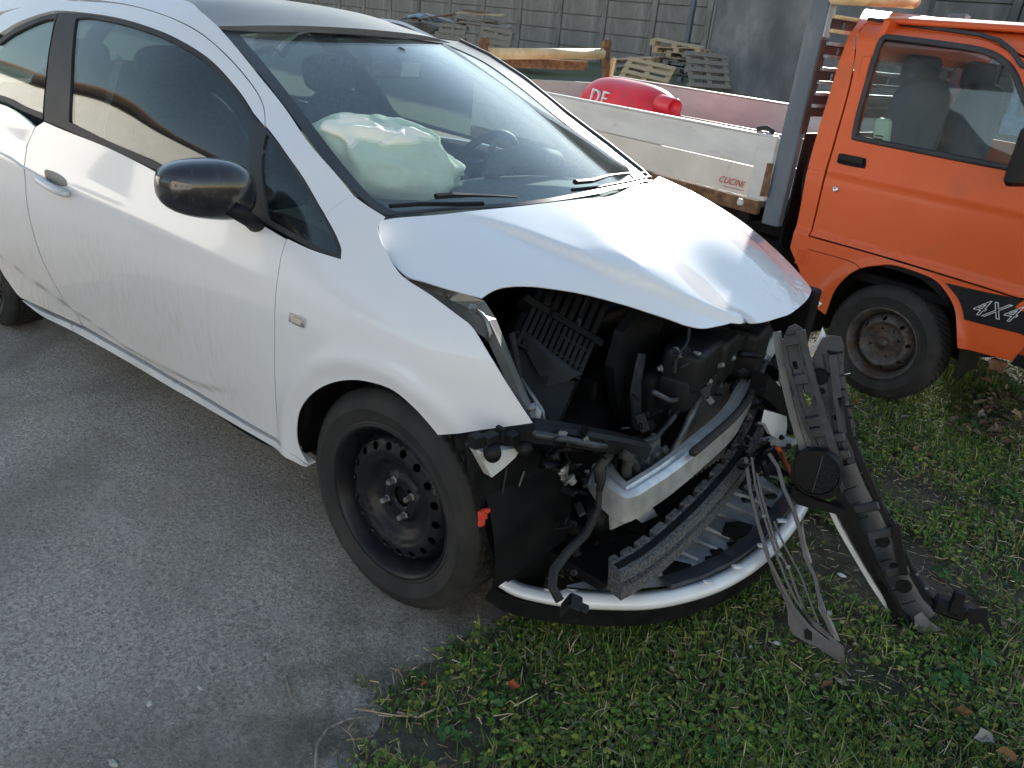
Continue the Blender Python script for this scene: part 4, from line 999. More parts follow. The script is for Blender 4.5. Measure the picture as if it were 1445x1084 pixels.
#@@ BAY
# ------------------------------------------------------------------ engine bay and the wrecked front
def bay():
    # firewall, bay floor, inner wings
    b = B(); b.plate([(-.30, -.74, .25), (-.30, .74, .25), (-.22, .74, .86), (-.17, .4, .955), (-.17, -.4, .955), (-.22, -.74, .86)], (-.04, 0, 0)); b.make('firewall', 'baydark', CAR)
    b = B(); b.box((.12, 0, .2), (.8, 1.1, .03)); b.make('undertray', 'baydark', CAR)
    b = B(); b.box((.1, .55, .5), (.8, .06, .6)); b.make('inner_wing', 'baydark', CAR)
    # inner wing rail along the near fender
    rail = [(575, 392, .93), (620, 410, .92), (665, 432, .90), (690, 470, .86), (715, 530, .79), (740, 580, .72), (758, 605, .68)]
    o = [(568, 394), (600, 408), (640, 425), (672, 440), (690, 452), (712, 500), (735, 560), (756, 600)]
    i_ = [(575, 388), (610, 396), (650, 412), (684, 425), (700, 450), (722, 505), (745, 560), (762, 592)]
    P = [Y(u, v, -.70+.01*k) for k, (u, v) in enumerate(o)]; Q = [Y(u, v, -.655+.01*k) for k, (u, v) in enumerate(i_)]
    vs = []; fs = []
    for p, q in zip(P, Q): vs += [p, q, q+V((.0, .02, -.05)), p+V((0, .0, -.05))]
    for k in range(len(P)-1):
        for j in range(4): fs.append((k*4+j, k*4+(j+1) % 4, k*4+4+(j+1) % 4, k*4+4+j))
    fs += [(3, 2, 1, 0), tuple(len(P)*4-4+j for j in range(4))]
    mk('wing_rail', vs, fs, 'greypaint', CAR)
    b = B(); b.tube(YS([(668, 436), (680, 444), (686, 452), (692, 470), (688, 480)], -.665), .006, 6); b.make('wiring_lead', 'greyalu', CAR, True)
    for uv in ((668, 436), (632, 418), (640, 446)):
        b = B(); b.lathe(Y(*uv, -.675), (0, -1, .8), [(0, .012), (.008, .012), (.009, 0), (.014, 0)], 6); b.make('bolt', 'greyalu', CAR)
    b = B(); b.tube(YS([(744, 578), (756, 572), (760, 580), (757, 600)], -.70), .008, 6); b.make('fender_bracket', 'greywhite', CAR, True)
    # air filter box with ribs: plane facing viewer
    A = Z(728, 462, .80); 
    ex = (X(825, 528, .30)-X(742, 448, .12)).normalized()
    c0 = X(742, 450, .10); c1 = X(834, 502, .30); c2 = X(803, 528, .36)
    O = Y(742, 447, -.46); E1 = Y(832, 500, -.34)-O; E2 = Y(728, 466, -.50)-O; N_ = E1.cross(E2).normalized()
    if N_.dot(CP-O) < 0: N_ = -N_
    L1 = E1.length; e1 = E1.normalized(); e2 = (E2-e1*E2.dot(e1)).normalized()
    b = B(); b.box(O+e1*L1/2+e2*.10-N_*.09, (L1+.02, .26, .16), e1, e2, ch=.012); box = b.make('air_filter_box', 'blackplastic', CAR)
    b = B(); b.box(O+e1*L1*.5-e2*.05-N_*.03, (L1+.05, .02, .06), e1, e2); b.make('clamp_flange', 'blackplastic', box)
    for k in range(12):
        b = B(); b.box(O+e1*(L1*(k+.5)/12)+e2*.025+N_*.002, (L1/12*.80, .112, .022), e1, e2, ch=.002); b.make('rib', 'blackplastic', box)
    for k in range(3):
        b = B(); b.box(O+e1*L1*(.5 if k == 0 else .72)+e2*(.083 if k == 0 else .05-.05*(k-1)), ((L1 if k == 0 else L1*.5), .007, .024), e1, e2, ch=.001); b.make('rib', 'blackplastic', box)
    for k in range(7):
        b = B(); b.box(O+e1*(L1*(k+1.4)/8)-e2*.12-N_*.02, (.018, .12, .05), e1, e2, ch=.002); b.make('rib', 'blackplastic', box)
    b = B(); b.box(O+e1*L1*.52-e2*.12-N_*.06, (L1*.95, .14, .06), e1, e2, ch=.01); b.make('box_lid', 'blackplastic', box)
    # duct plate under the air box
    L = [(727, 468), (735, 480), (750, 510), (762, 530), (776, 530), (770, 545), (795, 540), (815, 530), (800, 522), (760, 490), (735, 468)]
    b = B(); b.plate(YS(L, -.50), (0, .02, 0)); b.make('duct_plate', 'darkplastic', CAR)
    b = B(); b.tube(YS([(722, 470), (735, 540), (755, 575), (770, 600)], -.55), .009, 8); b.make('coolant_hose', 'rubber', CAR, True)
    b = B(); b.tube(YS([(735, 535), (752, 560), (765, 580), (768, 600)], -.57), .006, 8); b.make('coolant_hose', 'greyalu', CAR, True)
    # headlamp pan / front panel behind: big dark shrouds
    L = [(866, 520), (880, 470), (905, 440), (935, 450), (925, 500), (905, 560), (912, 606), (900, 610), (880, 600), (870, 565)]
    b = B(); b.plate(XS(L, .30), (-.03, 0, 0)); b.make('plastic_shroud', 'blackplastic', CAR)
    L = [(893, 555), (900, 520), (905, 500), (912, 500), (905, 540), (905, 585), (912, 606), (905, 604), (902, 608), (896, 604)]
    b = B(); b.plate(XS(L, .345), (-.01, 0, 0)); b.make('torn_strip', 'darkplastic', CAR)
    b = B(); b.add(*superell(X(925, 560, .28), .08, .14, .14, V((1, 0, 0)), V((0, 1, 0)), V((0, 0, 1)), 5)); b.make('headlamp_housing', 'blackplastic', CAR, True)
    b = B(); b.add(*superell(X(795, 600, .1), .16, .2, .13, V((1, 0, 0)), V((0, 1, 0)), V((0, 0, 1)), 4)); b.make('battery_tray', 'baydark', CAR, True)
    b = B(); b.box(X(830, 560, .12), (.16, .18, .2), ch=.01); b.make('battery', 'blackplastic', CAR)
    b = B(); b.box((.08, .18, .58), (.36, .45, .42), ch=.05); b.make('engine_block', 'baydark', CAR)
    b = B(); b.tube([(.1, -.2, .7), (.2, 0, .78), (.25, .25, .8), (.2, .5, .75)], .035, 12); b.make('intake_pipe', 'blackplastic', CAR, True)
    # front cross member (bumper carrier moulding) near side
    P = [X(650, 618, .22), X(700, 612, .30), X(755, 606, .38), X(800, 612, .42), X(860, 622, .46), X(905, 632, .48)]
    b = B(); b.sweep(P, [(-.03, -.02), (.03, -.02), (.03, .012), (.018, .02), (-.018, .02), (-.03, .012)]); cm = b.make('front_carrier', 'blackplastic', CAR)
    b = B(); b.tube([X(755, 612, .44), X(840, 628, .47), X(890, 630, .48), X(925, 618, .47), X(950, 590, .44), X(965, 560, .42)], .008, 8); b.make('carrier_lip', 'darkplastic', cm, True)
    for u, v, w, h in ((672, 622, .03, .03), (690, 618, .04, .022), (706, 612, .012, .035), (722, 616, .03, .02), (745, 610, .05, .03), (775, 608, .04, .02)):
        b = B(); b.box(X(u, v, .36), (.025, w, h), ch=.003); b.make('clip_housing', 'blackplastic', cm)
    L = [(672, 634), (686, 640), (708, 636), (735, 632), (728, 645), (712, 660), (694, 674), (684, 656)]
    b = B(); b.plate(XS(L, .36), (-.03, 0, 0)); b.make('white_bracket', 'whiteplastic', CAR)
    b = B(); b.lathe(X(695, 640, .375), (1, -1, .3), [(0, .012), (.018, .012), (.02, 0), (.02, -.02)], 16); b.make('push_clip', 'blackplastic', CAR, True)
    b = B(); b.lathe(X(740, 632, .38), (1, -.6, .3), [(0, .02), (.014, .02), (.018, .01), (.018, -.02)], 12); b.make('push_clip', 'blackplastic', CAR, True)
    # wheel-house liner facing forward, with two red clips
    L = [(660, 628), (672, 700), (688, 760), (703, 812), (722, 826), (762, 840), (775, 800), (790, 740), (795, 650), (765, 612)]
    pts = [X(u, v, .335) for u, v in L]
    b = B(); b.plate(pts, (-.012, .0, 0)); lin = b.make('liner_flap', 'blackplastic', CAR)
    for a_, c_ in (((740, 665), (705, 760)), ((760, 680), (725, 745)), ((715, 660), (708, 700))):
        b = B(); b.tube([X(*a_, .338), X(*c_, .338)], .003, 5); b.make('liner_rib', 'darkplastic', CAR)
    for uv, sc in (((681, 727), 1), ((706, 810), 1)):
        p = X(*uv, .345)
        b = B(); b.box(p, (.012, .020, .028), V((1, .2, 0)), V((0, 1, .2))); b.box(p+V((.004, -.006, -.016)), (.01, .016, .016)); b.box(p+V((.006, .008, .012)), (.01, .012, .01)); b.make('red_clip', 'red', CAR)
    # hoses lower left
    b = B(); b.tube(XS([(795, 655), (793, 665), (791, 675), (790, 690)], .34), [.016]*4, 12)
    for v in (662, 670, 678, 686): b.tube([X(792, v, .34), X(792, v+3, .34)], .019, 12)
    b.make('hose_fitting', 'greyalu', CAR, True)
    b = B(); b.tube(XS([(790, 688), (789, 710), (795, 735), (815, 750), (845, 755)], .33), .019, 12); b.make('coolant_hose', 'rubber', CAR, True)
    cab = [(850, 655, .46), (848, 690, .47), (845, 720, .48), (825, 755, .50), (800, 780, .52), (782, 805, .54), (779, 828, .56), (790, 848, .585)]
    b = B(); b.tube([X(u, v, x) for u, v, x in cab], .011, 8); cb = b.make('loom_cable', 'rubber', CAR, True)
    b = B(); p = X(806, 857, .60); b.box(p, (.035, .05, .045), V((.6, .6, -.4)), V((-.5, .8, 0)), ch=.005); b.box(p+V((.01, .025, -.018)), (.03, .03, .03), V((.6, .6, -.4)), V((-.5, .8, 0)), ch=.004); b.make('cable_connector', 'blackplastic', cb)
    b = B(); b.tube(XS([(860, 640), (845, 660), (850, 700)], .47), .014, 8); b.make('coolant_hose', 'rubber', CAR, True)
    b = B(); b.tube(XS([(838, 715), (850, 750), (860, 780), (870, 815)], .40), .035, 12); b.make('tow_tube', 'blackplastic', CAR, True)
    b = B()
    for (u, v, x) in ((855, 725, .42), (900, 735, .44), (925, 725, .46)): b.box(X(u, v, x), (.05, .05, .05), V((1, .4, 0)), V((-.4, 1, 0)))
    b.make('chassis_bracket', 'baydark', CAR)
    # bracket plate with two bolts, grey
    L = [(903, 665), (905, 640), (912, 630), (922, 628), (924, 614), (932, 614), (932, 632), (944, 634), (946, 655), (938, 664), (920, 668)]
    b = B(); b.plate(XS(L, .47), (-.012, 0, 0)); br = b.make('mounting_plate', 'greyalu', CAR)
    for uv in ((913, 650), (927, 643), (939, 636)):
        b = B(); b.lathe(X(*uv, .472), (1, 0, .1), [(0, .008), (.009, .008), (.011, 0), (.015, 0), (.015, -.004)], 12); b.make('bolt', 'greypaint', br)
    for pts in ([(885, 690), (884, 660), (890, 640)], [(898, 692), (905, 670), (922, 662)], [(880, 640), (895, 655), (900, 680)]):
        b = B(); b.tube(XS(pts, .50), .013, 10); b.make('corrugated_hose', 'rubber', CAR, True)
    b = B(); b.tube(XS([(908, 672), (920, 683), (935, 672), (948, 660)], .50), .005, 6); b.make('hose_clip', 'greyalu', CAR, True)
    # shock absorber beam, aluminium: box section curve
    pth = [Z(858, 668, .50)+V((-.05, -.0, 0)), Z(866, 690, .50)+V((-.02, 0, 0)), Z(888, 703, .50), Z(925, 684, .505), Z(960, 660, .51), Z(1000, 627, .515), Z(1040, 590, .53), Z(1062, 553, .55), Z(1078, 515, .57), Z(1092, 478, .59)]
    sm = []
    for i in range(len(pth)-1):
        p0 = pth[max(i-1, 0)]; p3 = pth[min(i+2, len(pth)-1)]
        for k in range(5): sm.append(V([cr(p0[a], pth[i][a], pth[i+1][a], p3[a], k/5) for a in range(3)]))
    sm.append(pth[-1])
    pr = [(.0, 0), (.0, -.070), (-.006, -.075), (-.05, -.075), (-.055, -.07), (-.055, .0), (-.05, .006), (-.035, .008), (-.03, .002), (-.022, .002), (-.018, .008), (-.006, .006)]
    b = B(); b.sweep(sm, pr); bm_ = b.make('bumper_beam', 'alu', CAR, True, 'bare aluminium crash beam', ang=40)
    L = [(852, 672), (868, 678), (885, 700), (898, 715), (896, 745), (882, 750), (862, 744), (853, 715)]
    b = B(); b.plate([p+V((-.0, 0, 0)) for p in XS([(860, 712), (915, 706), (928, 728), (906, 738), (898, 732), (862, 748)], .505)], (-.004, 0, 0)); b.make('beam_bracket', 'alu', bm_)
    b = B(); b.tube([p+V((.0, 0, .018)) for p in sm[22:44]], .012, 8); b.make('pedestrian_sensor_tube', 'rubber', CAR, True)
    # radiator: core with fins, side tank
    RC = [(968, 600), (1000, 548), (1045, 530), (1052, 560), (1010, 620), (975, 660), (935, 715), (905, 735), (915, 690), (940, 645)]
    O = X(1000, 545, .40); U = (X(905, 735, .36)-O); Wd = (X(1056, 535, .38)-O); 
    b = B(); b.plate([O+V((-.012, 0, 0)), X(1056, 535, .40)+V((-.012, 0, 0)), X(1040, 620, .40)+V((-.012, 0, 0)), X(960, 740, .40)+V((-.012, 0, 0)), X(895, 745, .40)+V((-.012, 0, 0))], (-.03, 0, 0)); rad = b.make('radiator', 'baydark', CAR)
    for k in range(17):
        t = k/16; a = O.lerp(X(1056, 535, .40), t); c = X(890, 745, .40).lerp(X(985, 735, .40), t)
        b = B(); b.box((a+c)/2, ((c-a).length, .006, .012), c-a, V((0, 1, .3)), ch=.001); b.make('cooling_fin', 'greypaint', rad)
    b = B(); b.box((X(983, 565, .42)+X(980, 600, .42))/2, (.01, .018, .075), V((1, 0, 0)), V((0, 1, -.2))); b.make('radiator_tab', 'greyalu', rad)
    b = B(); a, c = X(972, 560, .42), X(905, 700, .42); b.tube([X(990, 552, .42), X(965, 610, .42), X(940, 655, .42), X(915, 700, .42)], .012, 8); b.make('radiator_edge_seal', 'greyalu', rad, True)
    # upper cross panel (lock carrier) clutter under the nose
    P = [X(930, 548, .33), X(965, 520, .36), X(1000, 490, .40), X(1040, 474, .42), X(1075, 468, .42)]
    b = B(); b.sweep(P, [(-.035, -.03), (.035, -.03), (.035, .02), (-.035, .02)]); lc = b.make('lock_carrier', 'blackplastic', CAR)
    for (u, v, w, h, d) in ((975, 510, .10, .06, .06), (1010, 500, .07, .07, .05), (1050, 490, .08, .08, .06), (1000, 530, .06, .04, .04), (960, 545, .07, .05, .05)):
        b = B(); b.add(*superell(X(u, v, .42), d, w, h, V((1, .2, 0)).normalized(), V((-.2, 1, 0)).normalized(), V((0, 0, 1)), 7)); b.make('carrier_moulding', 'blackplastic', lc, True)
    b = B(); b.tube(XS([(922, 553), (945, 565), (975, 562), (1000, 545), (1008, 515)], .45), .007, 8); b.make('carrier_edge', 'darkplastic', lc, True)
    L = [(986, 552), (1018, 534), (1020, 545), (997, 562)]; b = B(); b.plate(XS(L, .46), (-.02, 0, 0)); b.make('latch_plate', 'darkplastic', lc)
    for uv in ((1018, 515), (1001, 538), (985, 500), (1034, 505)):
        b = B(); b.lathe(X(*uv, .47), (1, -.3, .5), [(0, .007), (.006, .007), (.008, 0), (.011, -.01)], 8); b.make('bolt', 'greypaint', lc)
    # far headlamp remains: pale reflector shells, orange lens
    b = B(); b.plate([V(p) for p in XS([(1095, 470), (1098, 482), (1094, 498), (1084, 512), (1068, 528), (1064, 524), (1078, 505), (1084, 485)], .46)], (-.01, 0, 0)); b.make('reflector_shell', 'greywhite', CAR)
    b = B(); b.plate(XS([(1076, 484), (1084, 490), (1082, 508), (1066, 506), (1052, 502), (1062, 496)], .45), (-.02, 0, 0)); b.make('reflector_shell', 'greypaint', CAR)
    b = B(); b.box(X(1077, 468, .42), (.02, .035, .10), V((1, 0, 0)), V((0, 1, .3))); b.make('orange_lens', 'orangeplast', CAR)
    b = B(); b.add(*superell(X(1062, 490, .40), .05, .07, .09, V((1, 0, 0)), V((0, 1, 0)), V((0, 0, 1)), 2.5)); b.make('headlamp_bulb_housing', 'blackplastic', CAR, True)
    b = B(); b.tube(XS([(1099, 505), (1102, 525), (1100, 545), (1096, 540)], .48), .006, 6); b.make('trim_clip', 'whiteplastic', CAR, True)
    rr = random.Random(5)
    for k in range(12):
        b = B(); u, v = rr.uniform(1050, 1098), rr.uniform(500, 600); x = rr.uniform(.38, .5)
        b.tube([X(u+rr.uniform(-15, 15), v+rr.uniform(-15, 15), x+rr.uniform(-.03, .03)) for _ in range(4)], rr.uniform(.004, .009), 6); b.make('torn_wiring', 'rubber', CAR, True)
    for k in range(10):
        b = B(); u, v = rr.uniform(1048, 1150), rr.uniform(625, 700)
        b.tube([X(u+rr.uniform(-18, 18), v+rr.uniform(-14, 14), .6+rr.uniform(-.05, .05)) for _ in range(4)], rr.uniform(.005, .010), 6); b.make('torn_wiring', 'blackplastic', CAR, True)
    for k in range(9):
        b = B(); u, v = rr.uniform(775, 900), rr.uniform(615, 660); x = rr.uniform(.34, .46)
        b.tube([X(u+rr.uniform(-22, 22), v+rr.uniform(-10, 12), x+rr.uniform(-.03, .03)) for _ in range(4)], rr.uniform(.005, .012), 6); b.make('wiring_loom', 'blackplastic', CAR, True)
    for k in range(9):
        u, v = rr.uniform(770, 890), rr.uniform(440, 600); x = rr.uniform(.0, .22)
        b = B(); b.tube([X(u+rr.uniform(-40, 40), v+rr.uniform(-40, 40), x+rr.uniform(-.05, .05)) for _ in range(4)], rr.uniform(.007, .016), 6); b.make('engine_hose', 'blackplastic', CAR, True)
    # small fittings, brackets and broken ribs in the bay
    def greeble(n_, ur, vr, xr, mats, sz):
        for k in range(n_):
            u, v = rr.uniform(*ur), rr.uniform(*vr); x = rr.uniform(*xr); p = X(u, v, x); t_ = rr.random()
            a_ = V((rr.uniform(-1, 1), rr.uniform(-1, 1), rr.uniform(-.6, .6))).normalized(); c_ = a_.orthogonal().normalized()
            b = B(); q = rr.uniform(*sz)
            if t_ < .45: b.box(p, (q*rr.uniform(1, 3), q*rr.uniform(.5, 1.4), q*rr.uniform(.2, .6)), a_, c_, ch=.0015); nm = 'broken_bracket'
            elif t_ < .7: b.lathe(p, a_, [(0, q*.5), (q*.4, q*.5), (q*.42, 0), (q*.6, 0), (q*.6, -q*.3)], 12); nm = 'fitting'
            elif t_ < .85:
                b.plate([p+a_*q*math.cos(w_)*rr.uniform(.5, 1.6)+c_*q*math.sin(w_)*rr.uniform(.5, 1.6) for w_ in (0, .9, 1.8, 2.7, 3.6, 4.5, 5.4)], a_.cross(c_)*.003); nm = 'torn_piece'
            else:
                g_ = V((rr.uniform(-.4, .4), rr.uniform(-1, 1), rr.uniform(-1, .2)))*q*2.2; h_ = V((rr.uniform(-.3, .3), rr.uniform(-1, 1), rr.uniform(-1, 1)))*q
                b.tube([p+g_*w_+h_*math.sin(w_*3) for w_ in (-1, -.6, -.2, .2, .6, 1)], q*.16, 6); nm = 'cable'
            b.make(nm, rr.choice(mats) if nm in ('fitting', 'broken_bracket') else 'blackplastic', CAR)
    dk = ['blackplastic', 'blackplastic', 'darkplastic', 'baydark']
    greeble(40, (930, 1095), (492, 565), (.40, .47), dk+['greypaint'], (.012, .028))
    greeble(26, (1040, 1100), (500, 640), (.46, .56), dk+['darkplastic', 'greyalu'], (.010, .024))
    greeble(26, (780, 900), (610, 690), (.40, .48), dk+['greypaint'], (.010, .024))
    greeble(22, (790, 880), (690, 815), (.36, .46), dk, (.012, .028))
    greeble(22, (700, 900), (430, 600), (.02, .25), dk, (.015, .035))
    greeble(30, (1045, 1150), (615, 705), (.60, .66), dk+['darkplastic'], (.008, .022))
    greeble(12, (880, 960), (560, 660), (.40, .46), dk, (.012, .026))
    # foam energy absorber: curved bar with castellated upper edge
    pth = [Z(868, 822, .26), Z(905, 800, .275), Z(950, 762, .29), Z(990, 722, .305), Z(1030, 675, .325), Z(1055, 635, .35), Z(1072, 595, .39), Z(1082, 555, .43)]
    sm = []
    for i in range(len(pth)-1):
        p0 = pth[max(i-1, 0)]; p3 = pth[min(i+2, len(pth)-1)]
        for k in range(6): sm.append(V([cr(p0[a], pth[i][a], pth[i+1][a], p3[a], k/6) for a in range(3)]))
    sm.append(pth[-1])
    b = B(); b.sweep(sm, [(.022, -.045), (.022, -.008), (.004, -.006), (.004, .012), (.022, .014), (.018, .04), (-.025, .045), (-.03, -.045)]); fm = b.make('foam_absorber', 'foam', CAR, label='grey foam impact bar with notched edge')
    for k in range(1, len(sm)-2, 3):
        a, c = sm[k], sm[k+1]; t = (c-a).normalized(); fw = t.cross(V((0, 0, 1))).normalized()
        b = B(); b.box((a+c)/2-fw*.029+V((0, 0, .033)), ((c-a).length*2.0, .026, .032), t, fw, ch=.004); b.make('foam_tooth', 'foam', fm)
    b = B(); b.sweep([p+V((0, 0, .044)) for p in sm], [(-.014, -.002), (.004, -.004), (.004, .001), (-.014, .003)]); b.make('foam_groove', 'blackplastic', fm)
    # lower bumper skirt: white lip, tray with ribs
    lip = [(700, 818, .19), (722, 832, .175), (750, 841, .165), (800, 850, .155), (860, 854, .155), (920, 853, .155), (980, 841, .155), (1030, 822, .155), (1075, 793, .155), (1110, 757, .155), (1132, 725, .155), (1142, 705, .16)]
    P = [Z(u, v, z) for u, v, z in lip]; sm = []
    for i in range(len(P)-1):
        p0 = P[max(i-1, 0)]; p3 = P[min(i+2, len(P)-1)]
        for k in range(5): sm.append(V([cr(p0[a], P[i][a], P[i+1][a], p3[a], k/5) for a in range(3)]))
    sm.append(P[-1]); sm = sm[::-1]
    def lipprof(i):
        # wide near-side end has been cut away: narrow strip first
        t = i/(len(sm)-1)
        w = 1.0 if t < .74 else .45
        return w
    vs = []; fs = []; base = [(-.030, .030), (-.012, .032), (.000, .026), (.008, .012), (.009, -.004), (.004, -.018), (-.006, -.026), (-.012, -.022), (-.0, -.006), (-.006, .015), (-.03, .024)]
    n = len(base)
    for i, p in enumerate(sm):
        Tn = (sm[min(i+1, len(sm)-1)]-sm[max(i-1, 0)]).normalized(); out = V((0, 0, 1)).cross(Tn); 
        cen = V((.1, 0, p.z))
        if out.dot(p-cen) < 0: out = -out
        w = lipprof(i)
        for (o_, z) in base: vs.append(p+out*(o_)+V((0, 0, 1))*(z*.75 if z < .0 else z*w*.65))
    for i in range(len(sm)-1):
        for j in range(n): fs.append((i*n+j, i*n+(j+1) % n, (i+1)*n+(j+1) % n, (i+1)*n+j))
    fs += [tuple(range(n)), tuple(reversed(range((len(sm)-1)*n, len(sm)*n)))]
    sk_ = mk('bumper_skirt', vs, fs, 'white', CAR, True, 'white lower lip of the torn front bumper')
    b = B(); b.sweep([p+V((-.015, 0, -.04)) for p in sm], [(-.01, -.03), (.012, -.03), (.012, .02), (-.01, .02)]); b.make('skirt_spoiler', 'blackplastic', CAR)
    # tray inside the skirt (white, dusty, ribbed)
    z0 = .165
    inner = ZS([(800, 826), (860, 832), (940, 825), (985, 812), (1030, 792), (1070, 765), (1100, 730), (1120, 705), (1085, 680), (1050, 650), (1035, 665), (990, 715), (950, 755), (900, 800), (850, 815)], z0)
    b = B(); b.plate(inner, (0, 0, -.006)); tr = b.make('bumper_tray', 'greywhite', CAR)
    ribs = [((905, 798), (948, 818)), ((925, 782), (985, 800)), ((940, 770), (985, 790)), ((958, 752), (1012, 775)), ((975, 735), (1030, 760)), ((993, 718), (1050, 738)), ((1005, 702), (1062, 726)), ((1020, 690), (1080, 712)), ((1045, 672), (1095, 695)), ((1052, 655), (1108, 680))]
    for a, c in ribs:
        p, q = Z(*a, z0+.012), Z(*c, z0+.012); b = B(); b.tube([p, q], [.008, .004], 6); b.make('tray_rib', 'greywhite', tr)
    P = ZS([(940, 826), (985, 812), (1030, 790), (1068, 762), (1098, 728), (1118, 702)], z0+.016)
    b = B(); b.sweep(P, [(-.03, 0), (.018, 0), (.018, .014), (-.03, .006)]); b.make('tray_channel', 'darkplastic', tr)
    L = [(935, 812), (950, 795), (975, 800), (965, 815), (945, 822)]; b = B(); b.plate(ZS(L, z0+.012), (0, 0, .01)); b.make('mesh_block', 'blackplastic', tr)
    L = [(1018, 755), (1022, 742), (1042, 740), (1062, 745), (1052, 757), (1035, 762)]; b = B(); b.plate(ZS(L, z0+.014), (0, 0, .012)); b.make('tray_clip', 'blackplastic', tr)
    for uv in ((1012, 778), (1005, 788), (1055, 705), (1088, 700), (1080, 718), (1036, 768)):
        b = B(); b.box(Z(*uv, z0+.008), (.04, .02, .008), V((.5, .9, 0)), V((-.9, .5, 0)), ch=.002); b.make('tray_clip', 'blackplastic', tr)
    for u, v in ((1000, 822), (1040, 800), (1076, 770), (1103, 735)):
        b = B(); b.box(Z(u, v, z0+.03), (.03, .014, .008), V((.7, .7, 0)), V((-.7, .7, 0)), ch=.002); b.make('white_tab', 'whiteplastic', tr)
    # far tray clutter: white broken shell, orange indicator, dark duct
    b = B(); b.plate(XS([(1084, 580), (1098, 584), (1110, 588), (1111, 602), (1109, 613), (1100, 620), (1088, 614), (1080, 598)], .62), (-.012, 0, 0)); b.make('broken_shell', 'whiteplastic', CAR, label='white broken plastic shell')
    b = B(); b.plate(XS([(1080, 622), (1108, 616), (1130, 622), (1118, 630), (1090, 630)], .60), (-.02, 0, 0)); b.make('broken_shell', 'greywhite', CAR)
    b = B(); b.tube(XS([(1098, 632), (1104, 645), (1112, 662), (1118, 672)], .64), .011, 8, flat=.5); b.make('orange_lens', 'orangeplast', CAR, True)
    b = B(); b.plate(XS([(1085, 530), (1100, 545), (1118, 560), (1125, 600), (1118, 615), (1095, 575), (1078, 560)], .56), (-.05, 0, 0)); b.make('side_duct', 'baydark', CAR)
bay()

